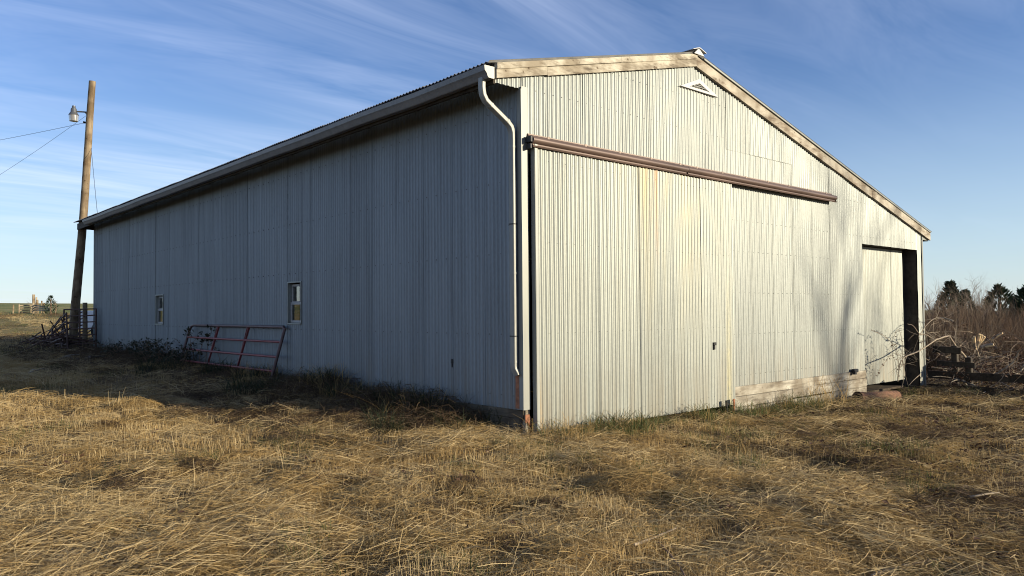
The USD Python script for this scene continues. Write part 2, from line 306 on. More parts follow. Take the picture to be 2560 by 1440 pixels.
mat('ground', {'g': ('geometry', {}), 'x': ('separate_xyz', {}), 'n1': ('noise_texture', {'scale': 38.0, 'detail': 9.0, 'roughness': .8, 'distortion': 1.5}), 'n2': ('noise_texture', {'scale': .12, 'detail': 5.0, 'roughness': .6}),
               'n3': ('noise_texture', {'scale': 1.2, 'detail': 6.0, 'roughness': .7}),
               'near': ('rgb_ramp', {'ramp': [(.28, (.045, .03, .016)), (.46, (.15, .105, .053)), (.62, (.34, .25, .13)), (.78, (.55, .43, .24))]}),
               'far': ('rgb_ramp', {'ramp': [(.35, (.13, .15, .05)), (.5, (.20, .19, .075)), (.62, (.32, .25, .115))]}),
               'y': ('map_range', {'from_min': 26.0, 'from_max': 70.0, 'clamp': True}), 'mx': ('mix', {'mix_type': 'mix'}), 'vz': ('mix', {'mix_type': 'multiply', 'fac': .6}),
               'b': ('bump', {'strength': .8, 'distance': .04}), 'p': ('principled_bsdf', {'roughness': .95, 'specular_ior_level': .1})},
    [('g.position', 'x.vector'), ('g.position', 'n1.vector'), ('g.position', 'n2.vector'), ('g.position', 'n3.vector'), ('n1.fac', 'near.fac'), ('n2.fac', 'far.fac'), ('x.y', 'y.value'),
     ('y.result', 'mx.fac'), ('near.color', 'mx.color1'), ('far.color', 'mx.color2'), ('mx.color', 'p.base_color'), ('n1.fac', 'b.height'), ('b.normal', 'p.normal')])

# ------------------------------------------------------------------ terrain
CTRL = np.array([(-5.66, -6.2, .06), (-2.5, -2.7, .13), (-.2, -.3, .27), (0, 0, .27), (1, -.1, .26), (2, -.1, .22), (3.9, -.1, .11), (8.2, -.1, -.03), (10.9, -.1, -.05), (11.4, -2, -.10), (13, -4, -.15),
                 (6, -4, 0), (2, -5, .08), (20, 0, -.35), (40, 5, -.6), (40, -20, -.5), (0, .5, .30), (0, 1.2, .40), (0, 2.7, .46), (0, 4, .53), (0, 8, .55), (0, 11, .56), (0, 18, .55), (-1.5, 3, .33), (-2, 6, .42), (-4, 9, .43),
                 (-6, 4, .25), (-6, 0, .15), (-3, 20, .56), (2, 30, .6), (2, 42, .72), (1, 52, 1.0), (0, 80, 2.05), (22, 80, 1.9), (0, 190, 4.6), (60, 200, 4.4), (-30, 70, 1.8), (-30, 20, .6), (-30, -20, 0), (10, -20, -.1),
                 (-60, 180, 4.6), (6, 10, .5), (10.9, 18, .3), (100, 60, .6), (-20, 120, 3.1), (30, 130, 2.9)])
_rbf = RBFInterpolator(CTRL[:, :2], CTRL[:, 2], kernel='linear', neighbors=24)


def ground_z(x, y, bumps=True):
    x, y = np.broadcast_arrays(np.asarray(x, float), np.asarray(y, float)); sh = x.shape
    q = np.stack([x.ravel(), y.ravel()], 1); r = np.hypot(q[:, 0], q[:, 1])
    qc = q * np.minimum(1, 260 / np.maximum(r, 1))[:, None]
    z = _rbf(qc) - np.maximum(r - 215, 0) * .02
    if bumps:
        p = np.stack([q[:, 0], q[:, 1], 0 * r], 1)
        wall = np.clip(np.hypot(np.maximum(np.maximum(-q[:, 0], q[:, 0] - 10.9), 0), np.maximum(np.maximum(-q[:, 1], q[:, 1] - 18.1), 0)) * .8, 0, 1)
        z = z + .15 * (meshkit.fbm(p * 1.1, 4, 3) - .5) * np.clip(.15 + wall, 0, 1) * (r < 80) + np.clip(.1 + wall, 0, 1) * .15 * (meshkit.noise(p * 2.9 + 7, 5) - .5) * (r < 40)
    return z.reshape(sh)


def axis(lo, hi, step, far, grow=1.13):
    a = list(np.arange(lo, hi + step / 2, step)); s = step
    up, dn = [a[-1]], [a[0]]
    while up[-1] < far: s *= grow; up.append(up[-1] + s); dn.append(dn[-1] - s)
    return np.array(dn[:0:-1] + a + up[1:])


gx, gy = axis(-9, 14, .11, 1600), axis(-8, 14, .11, 1600)
X, Y = np.meshgrid(gx, gy, indexing='ij'); Z = ground_z(X, Y); nx, ny = X.shape
ii = (np.arange(nx - 1)[:, None] * ny + np.arange(ny - 1)[None]).ravel()
g = MB(); g.add(np.stack([X.ravel(), Y.ravel(), Z.ravel()], 1), np.stack([ii, ii + ny, ii + ny + 1, ii + 1], 1))
g.build('ground', 'ground', None, smooth=True, kind='structure')
gz = lambda x, y: float(ground_z(np.array([x]), np.array([y]))[0])

# ------------------------------------------------------------------ barn
W, L, XA = 10.88, 18.12, 3.2
PITCH_P, AMP = .0677, .0078
roof_z = lambda x: 5.10 - .243 * np.abs(np.asarray(x, float) - XA)
barn = thing('barn', 'big weathered corrugated metal barn with brown sliding door track', 'barn', (0, 0, 0))


def sheet(u0, u1, bottom, top, place, seed=0, lift=.0035, nz=3, amp=AMP, phase=0):
    """One corrugated sheet from u0 to u1; bottom and top give its edges at u; place(u, z, out) turns it into points."""
    rs = np.random.default_rng(seed); n = max(int(round((u1 - u0) / PITCH_P * 7)), 4); u = np.linspace(u0, u1, n + 1)
    out = amp * np.cos(2 * math.pi * (u + phase) / PITCH_P) + amp + lift * (1 - (u - u0) / (u1 - u0))
    a, b = bottom(u), top(u); rows = []
    c = rs.normal(0, .0022, 3)
    for k in range(nz + 1):
        t = k / nz; rows.append(place(u, a + (b - a) * t, out + .004 * math.sin(3 * t + c[0] * 900) * np.sin((u - u0) / (u1 - u0) * math.pi) + c[1] * t))
    v = np.vstack(rows); i = np.arange(n); f = np.vstack([np.stack([k * (n + 1) + i, k * (n + 1) + i + 1, (k + 1) * (n + 1) + i + 1, (k + 1) * (n + 1) + i], 1) for k in range(nz)])
    return v, f


def sheets(parent, edges, bottom, top, place, material, seed, flip=False, **k):
    for i in range(len(edges) - 1):
        m = MB(); v, f = sheet(edges[i], edges[i + 1] + PITCH_P * .9 * (i < len(edges) - 2), bottom, top, place, seed * 100 + i, **k)
        m.add(v, f[:, ::-1] if flip else f); m.build('metal_sheet', material, parent, smooth=True)


COVER = PITCH_P * 9
const = lambda c: (lambda u: np.full_like(np.asarray(u, float), c))
P_gable = lambda u, z, o: np.stack([u, -o - .004, z], 1)
P_side = lambda u, z, o: np.stack([-o - .004, u, z], 1)

# gable wall: studs and girts behind, then its sheets
m = MB()
for x in (.05, 2.0, 3.95, 6.1, 8.12, 10.8):
    m.box((x - .06, .03, gz(x, 0) - .3), (x + .06, .17, float(roof_z(x)) - .06))
for z in (2.85, 3.45, 4.0): m.box((.06 if z < 3 else .06, .012, z), (float(XA + (5.0 - z) / .243) - .2 if z > 3 else 10.8, .03, z + .09))
for z in (.6, 1.2, 1.8): m.box((4.0, .012, z), (8.1, .03, z + .09))
wall = m.build('wall', 'dark_wood', barn)
top = lambda u: roof_z(u) - .02
edges = [0.0] + list(np.arange(0.18, 3.9, COVER)) + [3.9]
ed = [0.0, .36, .97, 1.58, 2.19, 2.80, 3.40, 3.93]
sheets(wall, ed, const(3.34), top, P_gable, 'galvanised', 1)
ed = [3.93 + COVER * k for k in range(7)] + [8.20]
sheets(wall, [e for e in ed if e < 8.15] + [8.20], const(.50), top, P_gable, 'galvanised', 2)
sheets(wall, [8.20, 8.81, 9.42, 10.03, 10.63], const(2.765), top, P_gable, 'galvanised', 3)
sheets(wall, [10.63, 10.87], const(.06), top, P_gable, 'galvanised', 4)
sheets(wall, [-.395, 0.0], const(4.035), top, P_gable, 'galvanised', 5)
# patched upper sheets with a horizontal lap to the right of the vent
sheets(wall, [3.93, 4.55, 5.16, 5.77], const(3.90), lambda u: roof_z(u) - .03, lambda u, z, o: np.stack([u, -o - .0085, z], 1), 'galvanised', 6)
# nails in rows on the girts
def nail_rows(rows, place, name_parent, r=.0055):
    m = MB()
    for z, us in rows:
        for u in us:
            c = place(np.array([u]), np.array([z]), np.array([2 * AMP + .004]))[0]
            m.add(c + r * np.array([[1, 0, 0], [-1, 0, 0], [0, 1, 0], [0, -1, 0], [0, 0, 1], [0, 0, -1]]), [[0, 2, 4], [2, 1, 4], [1, 3, 4], [3, 0, 4], [2, 0, 5], [1, 2, 5], [3, 1, 5], [0, 3, 5]])
    m.build('nail_heads', 'nail', name_parent, kind='stuff')
ridge = lambda a, b, s: np.arange(math.ceil(a / PITCH_P), math.floor(b / PITCH_P), s) * PITCH_P
rows = [(.66, ridge(4, 8.1, 2)), (1.25, ridge(4, 8.1, 2)), (1.85, ridge(4, 8.1, 2)), (2.45, ridge(4, 8.1, 2)), (2.9, ridge(4, 10.6, 2)), (3.5, ridge(.2, 9, 2)), (4.05, ridge(.2, 7, 2)), (4.5, ridge(1.2, 5.2, 2))]
nail_rows(rows, P_gable, wall)

# long side wall
m = MB()
for y in np.arange(.2, 18.2, 2.55): m.box((.03, y - .07, .2), (.17, y + .07, 4.2))
for z in (.62, 1.3, 2.2, 3.0, 3.9): m.box((.012, .05, z), (.03, 18.05, z + .09))
side = m.build('wall', 'dark_wood', barn)
WIN = [(5.20, 5.70, 1.45, 2.10), (11.95, 12.52, 1.40, 2.04)]
bot = lambda u: np.full_like(u, .535)
e = [.02 + COVER * k for k in range(30)]; e = [v for v in e if v < 17.7] + [L - .01]
edges = sorted([v for v in e if not any(a - .25 < v < b + .25 for a, b, *_ in WIN)] + [x for a, b, *_ in WIN for x in (a, b)])
k = 0
for i in range(len(edges) - 1):
    a, b = edges[i], edges[i + 1]
    w = [q for q in WIN if abs(q[0] - a) < 1e-6]
    spans = [(const(.535), const(w[0][2])), (const(w[0][3]), const(float(roof_z(0)) - .02))] if w else [(const(.535), const(float(roof_z(0)) - .02))]
    for lo, hi in spans:
        m = MB(); v, f = sheet(a, b + (PITCH_P * .9 if not w and i < len(edges) - 2 and not any(abs(q[0] - b) < 1e-6 for q in WIN) else 0), lo, hi, P_side, 700 + k, lift=.006); k += 1
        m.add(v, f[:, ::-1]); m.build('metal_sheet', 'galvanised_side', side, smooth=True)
nail_rows([(z, ridge(.1, 18, 3)) for z in (.68, 1.35, 2.25, 3.05, 3.85)], P_side, side, .0085)
# the two walls that face away
m = MB(); m.box((10.80, .2, .0), (10.88, L - .06, 3.2)); m.build('wall', 'galvanised', barn)
m = MB(); m.prism([(0.02, .1), (10.87, .1), (10.87, 3.18), (XA, 5.04), (0.02, 4.26)], L - .05, L, (0, 2, 1)); m.build('wall', 'galvanised', barn)
m = MB(); m.box((.2, .25, .02), (10.7, 17.9, .06)); m.build('floor', 'soil_dark', barn)

# roof: rafters below, sheets above
m = MB()
for y in list(np.arange(.75, 18, 1.2)):
    for xa, xb in ((-.36, XA), (11.2, XA)):
        m.beam((xa, y, float(roof_z(xa)) - .07), (xb, y, float(roof_z(xb)) - .07), .045, .12)
roof = m.build('roof', 'dark_wood', barn)
def P_roof(side_):
    def place(u, s, o):
        x = s; return np.stack([x, u, roof_z(x) + .012 + o], 1)
    return place
for xe, sgn in ((-.47, 1), (11.27, -1)):
    ye = list(np.arange(-.065, L + .1, COVER * 1.0)); ye = ye[:-1] + [L + .15]
    for i in range(len(ye) - 1):
        m = MB(); v, f = sheet(ye[i], ye[i + 1] + PITCH_P * .9 * (i < len(ye) - 2), const(xe - .03 * sgn), const(XA), P_roof(sgn), 900 + i, nz=2, amp=.0115)
        m.add(v, f if sgn < 0 else f[:, ::-1]); m.build('metal_sheet', 'galvanised_roof', roof, smooth=True)
m = MB()
q = [(-.15, -.040), (-.015, .002), (.015, .002), (.15, -.040), (.15, -.048), (.015, -.008), (-.015, -.008), (-.15, -.048)]
m.prism([(XA + a, 5.10 + .075 + b) for a, b in q], -.115, L + .12, (0, 2, 1)); m.build('ridge_cap', 'galvanised_roof', roof)
m = MB(); m.prism([(XA - .11, 5.085), (XA + .12, 5.085), (XA + .015, 5.160), (XA - .02, 5.158)], -.100, -.092, (0, 2, 1)); m.build('ridge_flashing', 'vent_white', roof)
# roof boarding along the verges and eaves
def fascia(x0, x1, dz0, dz1, y0, y1, mt):
    m = MB(); m.prism([(x0, float(roof_z(x0)) + dz0), (x1, float(roof_z(x1)) + dz0), (x1, float(roof_z(x1)) + dz1), (x0, float(roof_z(x0)) + dz1)], y0, y1, (0, 2, 1))
    return m.build('fascia_board', mt, barn)
fascia(-.40, .35, -.155, -.062, -.062, -.024, 'fascia_wood'); fascia(.353, XA, -.165, -.066, -.062, -.024, 'fascia_wood')
fascia(-.40, 1.6, -.060, .008, -.074, -.024, 'fascia_wood'); fascia(1.603, XA, -.064, .008, -.074, -.024, 'fascia_wood')
fascia(XA + .002, 8.55, -.175, -.030, -.062, -.024, 'fascia_bare'); fascia(8.553, 11.22, -.165, -.022, -.065, -.024, 'fascia_bare')
fascia(XA + .15, 11.22, -.014, .010, -.080, -.022, 'flashing')
m = MB(); m.box((-.415, -.02, 4.02), (-.385, L + .1, 4.19)); m.build('fascia_board', 'fence_wood', barn)
m = MB(); m.box((11.17, -.02, 2.97), (11.2, L + .1, 3.13)); m.build('fascia_board', 'fence_wood', barn)
m = MB(); m.prism([(10.89, 2.985), (11.18, 2.985), (11.18, 3.10), (10.89, 3.12)], -.022, -.008, (0, 2, 1)); m.build('eave_return', 'flashing', barn)
m = MB(); m.prism([(-.41, 4.03), (0, 4.03), (0, 4.2), (-.41, 4.16)], L - .01, L + .02, (0, 2, 1)); m.build('eave_return', 'dark_wood', barn)
# gutter, open K profile with end cap
prof = [(-.425, 4.205), (-.425, 4.085), (-.432, 4.078), (-.50, 4.078), (-.515, 4.09), (-.53, 4.125), (-.555, 4.15), (-.562, 4.20), (-.55, 4.204)]
m = MB(); y0, y1 = -.05, 17.0
inn = [(a * .985 - .007, b + .004) for a, b in prof]
ys = np.linspace(y0, y1, 14); sag = lambda y: -.012 * math.sin(y * 1.1) ** 2 - .01 * (y / 17)
secs = [np.array([(a, y, b + sag(y) - .022) for a, b in prof + inn[::-1]]) for y in ys]
m.loft(secs, cap=False); gut = m.build('gutter', 'gutter_metal', barn, smooth=30)
m = MB(); m.prism([(a, b - .022) for a, b in prof], -.053, -.0505, (0, 2, 1)); m.build('end_cap', 'downspout_metal', gut)
# downspout
def rounded(w, h, n=4, r=.012):
    p = []
    for cx, cy_, a0 in ((w / 2 - r, h / 2 - r, 0), (-w / 2 + r, h / 2 - r, 90), (-w / 2 + r, -h / 2 + r, 180), (w / 2 - r, -h / 2 + r, 270)):
        for k in range(n): a = math.radians(a0 + 90 * k / (n - 1)); p.append((cx + r * math.cos(a), cy_ + r * math.sin(a)))
    return p
path = [(-.495, .07, 4.085), (-.497, .07, 3.98), (-.485, .07, 3.905), (-.45, .07, 3.85), (-.39, .07, 3.81), (-.15, .07, 3.665), (-.10, .07, 3.62), (-.078, .07, 3.56), (-.074, .07, 3.47), (-.074, .07, 2.2), (-.074, .07, 1.02), (-.07, .068, .98), (-.052, .05, .935), (-.046, .045, .915)]
path = np.array(path); t = np.gradient(path, axis=0); t /= np.linalg.norm(t, axis=1, keepdims=True); secs = []
for p_, d in zip(path, t):
    yv = np.array([0, 1.0, 0]); xv = np.cross(yv, d); xv /= np.linalg.norm(xv); yv = np.cross(d, xv)
    secs.append(np.array([p_ + xv * a + yv * b for a, b in rounded(.052, .078)]))
m = MB(); m.loft(secs); ds = m.build('downspout', 'downspout_metal', barn, smooth=40)
for z in (2.55, 1.33):
    m = MB(); m.loft([np.array([(-.074 + a, .07 + b, zz) for a, b in rounded(.06, .086)]) for zz in (z, z + .012)]); m.box((-.03, .10, z), (-.02, .19, z + .01)); m.build('strap', 'black_iron', ds)
for c_, ax_ in (((-.385, .07, 3.807), (.84, -.54)), ((-.155, .07, 3.668), (.84, -.54)), ((-.074, .07, 3.40), (0, -1)), ((-.074, .07, 2.02), (0, -1)), ((-.074, .07, 1.06), (0, -1))):
    dv = np.array([ax_[0], 0, ax_[1]], float); dv /= np.linalg.norm(dv); xv = np.cross([0, 1.0, 0], dv); m = MB()
    m.loft([np.array([np.array(c_) + dv * o_ + xv * a + np.array([0, 1.0, 0]) * b for a, b in rounded(.057, .083)]) for o_ in (-.012, .012)]); m.build('joint_band', 'downspout_metal', ds)
m = MB(); m.box((-.034, .035, .55), (-.024, .095, .93)); m.build('rust_streaked_backing', 'rust', ds)

# corner trim
m = MB(); m.box((-.036, .004, .54), (-.026, .03, 4.03)); m.box((-.036, -.036, .54), (-.028, .004, 4.03)); m.box((-.028, -.036, .54), (.064, -.028, 4.06)); m.build('corner_trim', 'flashing', barn)
m = MB(); m.box((10.84, -.034, .05), (10.90, -.026, 2.98)); m.box((10.894, -.026, .05), (10.902, .06, 2.98)); m.build('corner_trim', 'flashing', barn)
# corner post with a rusty bracket, and the boards below the metal
m = MB(); m.box((.005, -.02, .10), (.075, .05, .535), .006); cp = m.build('corner_post', 'skirt_wood', barn)
m = MB(); m.box((-.01, -.035, .40), (.06, -.022, .49), .004); m.beam((.03, -.03, .45), (.085, -.03, .38), .014, .07); m.build('bracket', 'rust', cp)
for k, (z0, z1) in enumerate(((.44, .532), (.30, .436), (.12, .296))):
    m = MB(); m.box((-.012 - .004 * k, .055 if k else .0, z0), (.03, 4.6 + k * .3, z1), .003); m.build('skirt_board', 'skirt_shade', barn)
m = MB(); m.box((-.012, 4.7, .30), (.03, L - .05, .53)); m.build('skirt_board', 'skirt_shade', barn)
for k, (x0, x1, z0, z1, o) in enumerate(((3.94, 6.3, .365, .505, .03), (6.304, 8.19, .375, .507, .034), (3.94, 5.6, .21, .360, .038), (5.604, 8.19, .225, .370, .04), (3.94, 6.9, .03, .205, .036), (6.904, 8.19, .05, .22, .037))):
    m = MB(); m.box((x0, -.012 - o, z0), (x1, -.012, z1), .004); m.build('skirt_board', 'skirt_wood', barn)
m = MB(); m.box((7.62, -.10, .50), (7.78, -.04, .56), .01); m.box((7.60, -.12, .47), (7.66, -.07, .53)); m.build('door_guide', 'black_iron', barn)

# big sliding door
m = MB(); D0, D1, DZ0, DZ1 = .100, 3.93, .27, 3.43
for z in (.36, 1.3, 2.3, 3.2): m.box((D0 + .02, -.085, z), (D1 - .02, -.05, z + .11))
for x in (D0 + .02, 2.0, D1 - .14): m.box((x, -.085, DZ0 + .02), (x + .12, -.052, DZ1))
door = m.build('sliding_door', 'dark_wood', barn)
P_door = lambda u, z, o: np.stack([u, -o - .088, z], 1)
ed = [D0, .58, 1.20, 1.87, 2.48, 3.11, 3.72, D1]
sheets(door, [D0, .50, 1.12, 1.87, 2.54, 3.17, D1], const(DZ0), const(DZ1), P_door, 'galvanised_door', 8, lift=.004)
m = MB(); m.box((D0 - .008, -.112, DZ0), (D0 + .035, -.104, DZ1)); m.box((D0 - .010, -.112, DZ0), (D0 - .004, -.05, DZ1)); m.build('edge_trim', 'flashing', door)
m = MB(); m.box((3.41, -.118, 1.12), (3.47, -.098, 1.16), .004); m.box((3.42, -.116, 1.06), (3.45, -.10, 1.12), .003); m.build('latch', 'black_iron', door)
nail_rows([(z, np.arange(.3, 3.85, PITCH_P * 2)) for z in (.42, 1.36, 2.36, 3.26)], P_door, door)
# track with its brown cover
for x0, x1 in ((.05, 2.86), (2.866, 7.03)):
    m = MB()
    ring = [(-.026, 3.545), (-.045, 3.545), (-.060, 3.512)]
    for k in range(9):
        a = math.radians(100 + 160 * k / 8); ring.append((-.100 + .046 * math.cos(a) * 1.05, 3.470 + .042 * math.sin(a)))
    ring += [(-.11, 3.415), (-.135, 3.402), (-.128, 3.390), (-.10, 3.398), (-.06, 3.42), (-.026, 3.43)]
    m.loft([np.array([(x, a, b) for a, b in ring]) for x in (x0, x1)]); tr = m.build('track_cover', 'brown_track', barn, smooth=35)
    m = MB(); m.box((x0, -.047, 3.53), (x1, -.024, 3.552), .003); m.build('flange', 'track_flange', tr)
    m = MB()
    for x in np.arange(x0 + .3, x1 - .05, .61): m.box((x, -.052, 3.505), (x + .03, -.046, 3.556))
    m.build('clip', 'track_flange', tr, kind='stuff')
m = MB(); m.box((.015, -.13, 3.44), (.05, -.045, 3.51), .006); m.box((.02, -.12, 3.37), (.05, -.06, 3.43), .006); m.build('track_stop', 'black_iron', barn)

# gable vent: low triangle with louvres
vx, hw, vb, vt = 3.27, .44, 4.60, 4.775
m = MB()
def tri_frame(m, t, y0, y1):
    A, B, C = np.array((vx - hw, vb)), np.array((vx + hw, vb)), np.array((vx, vt)); c = np.array((vx, vb + .06))
    inner = [np.array((vx - hw + .20, vb + .028)), np.array((vx + hw - .20, vb + .028)), np.array((vx, vt - .062))]
    for p, q_, r_, s_ in ((A, B, inner[1], inner[0]), (B, C, inner[2], inner[1]), (C, A, inner[0], inner[2])):
        m.prism([tuple(p), tuple(q_), tuple(r_), tuple(s_)], y0, y1, (0, 2, 1))
tri_frame(m, .03, -.055, -.018); vent = m.build('gable_vent', 'vent_white', barn)
for z, w_ in ((4.640, .20), (4.668, .125), (4.694, .055)):
    m = MB(); m.beam((vx - w_, -.036, z), (vx + w_, -.036, z), .022, .006, up=(0, -.5, .85)); m.build('slat', 'vent_white', vent)

# small recessed door
m = MB(); m.box((8.12, .235, .19), (10.52, .275, 2.76)); sd = m.build('door', 'dark_wood', barn)
P_sd = lambda u, z, o: np.stack([u, .232 - o, z], 1)
sheets(sd, [8.12, 8.75, 9.36, 9.95, 10.50], const(.185), const(2.76), P_sd, 'galvanised_door', 9, lift=.004)
m = MB(); m.box((10.63, .0, .02), (10.67, .32, 2.80)); m.box((8.08, .02, .02), (8.12, .32, 2.80)); m.box((8.12, .01, 2.77), (10.63, .32, 2.81)); m.build('door_jamb', 'fence_wood', barn)
m = MB(); m.box((10.54, .24, .05), (10.625, .32, 2.77)); m.build('door_post', 'dark_wood', barn)

# windows in the side wall
for a, b, z0, z1 in WIN:
    m = MB()
    m.box((-.03, a, z0 - .02), (.10, a + .02, z1 + .02)); m.box((-.03, b - .02, z0 - .02), (.10, b, z1 + .02)); m.box((-.03, a + .02, z1), (.10, b - .02, z1 + .02)); m.box((-.04, a + .02, z0 - .02), (.10, b - .02, z0))
    wn = m.build('window', 'galvanised', barn)
    zm = (z0 + z1) / 2
    for zz0, zz1, x0 in ((zm - .01, z1 - .02, .040), (z0 + .005, zm + .012, .020)):
        m = MB(); t_ = .038
        m.box((x0, a + .025, zz0), (x0 + .025, a + .025 + t_, zz1)); m.box((x0, b - .025 - t_, zz0), (x0 + .025, b - .025, zz1))
        m.box((x0, a + .025 + t_, zz0), (x0 + .025, b - .025 - t_, zz0 + t_)); m.box((x0, a + .025 + t_, zz1 - t_), (x0 + .025, b - .025 - t_, zz1))
        m.build('sash', 'window_frame', wn)
        m = MB(); m.box((x0 + .010, a + .03 + t_ * .8, zz0 + t_ * .8), (x0 + .014, b - .03 - t_ * .8, zz1 - t_ * .8)); m.build('pane', 'pane_glass', wn)
# a torn hole and a hasp seen as dark marks on the side wall
m = MB(); m.box((-.03, 1.23, .985), (-.018, 1.27, 1.04), .004); m.box((-.032, 1.24, .94), (-.02, 1.255, .985)); m.build('hasp', 'black_iron', barn)

# ------------------------------------------------------------------ grass, hay and stubble
def strips(P, Wd, side):
    """Ribbons: P (n, k, 3) centre lines, Wd (n, k) widths, side (n, 3) the ribbon's across direction."""
    n, k, _ = P.shape
    a, b = P - side[:, None] * Wd[..., None] / 2, P + side[:, None] * Wd[..., None] / 2
    v = np.stack([a, b], 2).reshape(n * k * 2, 3)
    base = (np.arange(n) * k * 2)[:, None] + (np.arange(k - 1) * 2)[None]; q = base.ravel()
    f = np.vstack([np.stack([q, q + 1, q + 3], 1), np.stack([q, q + 3, q + 2], 1)])
    return v, f


def disc(rs, n, r):
    a, d = rs.uniform(0, 2 * math.pi, n), r * np.sqrt(rs.uniform(0, 1, n)); return np.stack([d * np.cos(a), d * np.sin(a), np.zeros(n)], 1)


def standing(seed, n, r, h0, h1, w, lean=.25, curve=.3, k=3):
    rs = np.random.default_rng(seed); b = disc(rs, n, r); h = rs.uniform(h0, h1, n); a = rs.uniform(0, 2 * math.pi, n); l = rs.normal(0, lean, n) + lean * .3
    d = np.stack([np.cos(a), np.sin(a), 0 * a], 1); t = np.linspace(0, 1, k)
    P = b[:, None] + d[:, None] * (l[:, None] * t + curve * rs.uniform(0, 1, n)[:, None] * t ** 2)[..., None] * h[:, None, None] + np.array([0, 0, 1.0]) * (t[None] * h[:, None] * (1 - .25 * curve * t))[..., None]
    P[:, 0, 2] -= .03
    s = np.stack([-np.sin(a + rs.normal(0, .7, n)), np.cos(a), 0 * a], 1); s /= np.linalg.norm(s, axis=1, keepdims=True)
    return strips(P, w * rs.uniform(.6, 1.3, n)[:, None] * np.linspace(1, .45, k)[None], s)


def lying(seed, n, r, l0, l1, w, z0=.015, z1=.075, comb=1.0, arch=.02, k=4):
    rs = np.random.default_rng(seed); b = disc(rs, n, r); L_ = rs.uniform(l0, l1, n); a = rs.normal(0, comb, n) + math.pi * rs.integers(0, 2, n); up = rs.normal(.05, .2, n)
    d = np.stack([np.cos(a), np.sin(a), up], 1); t = np.linspace(-.5, .5, k); bend = rs.normal(0, .13, n); p = np.stack([-np.sin(a), np.cos(a), 0 * a], 1)
    P = b[:, None] + d[:, None] * (L_[:, None] * t)[..., None] + p[:, None] * (bend * L_)[:, None, None] * (t ** 2 * 2)[None, :, None]
    P[..., 2] += rs.uniform(z0, z1, n)[:, None] + (rs.uniform(-.3, 1, n) * arch)[:, None] * (1 - 4 * t[None] ** 2)
    tw = rs.uniform(-1.2, 1.2, n); s = p * np.cos(tw)[:, None] + np.array([0, 0, 1.0]) * np.sin(tw)[:, None]
    return strips(P, w * rs.uniform(.5, 1.3, n)[:, None] * np.array([.7, 1, 1, .6])[None], s)


def litter(seed, n, r, size):
    rs = np.random.default_rng(seed); b = disc(rs, n, r); b[:, 2] = rs.uniform(.01, .06, n); M = rs.normal(0, 1, (n, 2, 3)); M[:, :, 2] *= .5
    M /= np.linalg.norm(M, axis=2, keepdims=True); sz = size * rs.uniform(.5, 1.3, n)[:, None]
    a, c = M[:, 0] * sz, M[:, 1] * sz * .5; v = np.stack([b - a, b - c, b + a, b + c + np.array([0, 0, .01])], 1).reshape(-1, 3); q = np.arange(n) * 4
    return v, np.vstack([np.stack([q, q + 1, q + 2], 1), np.stack([q, q + 2, q + 3], 1)])


def scatter(name, protos, pos, yaw, scale, pick, seed=0, tilt=.06, nonuni=None):
    """One PointInstancer of the prototypes (mesh data, material)."""
    rs = np.random.default_rng(seed)
    pi = UsdGeom.PointInstancer.Define(stage, numbered('/World', name)); paths = []
    for k, (vf, mt) in enumerate(protos):
        m = usdkit.mesh(stage, f'{pi.GetPath()}/clump_{k + 1:03d}', vf, MATS[mt]); m.CreateDoubleSidedAttr(True); paths.append(m.GetPath())
    pi.CreatePrototypesRel().SetTargets(paths); n = len(pos)
    pi.CreatePositionsAttr(Vt.Vec3fArray.FromNumpy(np.asarray(pos, np.float32))); pi.CreateProtoIndicesAttr(Vt.IntArray.FromNumpy(np.asarray(pick, np.int32)))
    sc = np.repeat(np.asarray(scale, np.float32)[:, None], 3, 1) if np.ndim(scale) == 1 else np.asarray(scale, np.float32)
    pi.CreateScalesAttr(Vt.Vec3fArray.FromNumpy(sc))
    ta, tm = rs.uniform(0, 2 * math.pi, n), rs.normal(0, tilt, n); h = yaw / 2
    qz = np.stack([np.cos(h), 0 * h, 0 * h, np.sin(h)], 1); qt = np.stack([np.cos(tm / 2), np.cos(ta) * np.sin(tm / 2), np.sin(ta) * np.sin(tm / 2), 0 * h], 1)
    w = qt[:, 0] * qz[:, 0] - (qt[:, 1:] * qz[:, 1:]).sum(1); xyz = qt[:, :1] * qz[:, 1:] + qz[:, :1] * qt[:, 1:] + np.cross(qt[:, 1:], qz[:, 1:])
    pi.CreateOrientationsAttr(Vt.QuathArray([Gf.Quath(float(a), float(b), float(c), float(d)) for a, (b, c, d) in zip(w, xyz)]))
    return setdata(pi.GetPrim(), kind='stuff')


rs = np.random.default_rng(11)


def wedge(bands, half=.80):
    out = []
    for r0, r1, dens, sc in bands:
        n = int(half * (r1 * r1 - r0 * r0) * dens); r = np.sqrt(rs.uniform(r0 * r0, r1 * r1, n)); a = YAW + rs.uniform(-half, half, n)
        out.append(np.stack([CAM[0] + r * np.sin(a), CAM[1] + r * np.cos(a), np.full(n, sc), r], 1))
    p = np.vstack(out); inside = (p[:, 0] > -.03) & (p[:, 0] < 11.0) & (p[:, 1] > -.06) & (p[:, 1] < 18.2)
    return p[~inside]


sm = lambda t: np.clip(t, 0, 1) ** 2 * (3 - 2 * np.clip(t, 0, 1))
brown_w = lambda p: sm((p[:, 0] * .75 - p[:, 1] * .66 - .6) / 3.6)
fb = lambda p, f, s: meshkit.fbm(np.stack([p[:, 0] * f, p[:, 1] * f, 0 * p[:, 0]], 1), 3, s)
zz = lambda p: np.stack([p[:, 0], p[:, 1], ground_z(p[:, 0], p[:, 1])], 1)
near_side = lambda p: (p[:, 0] < 0) & (p[:, 0] > -1.6) & (p[:, 1] > .3) & (p[:, 1] < 19)

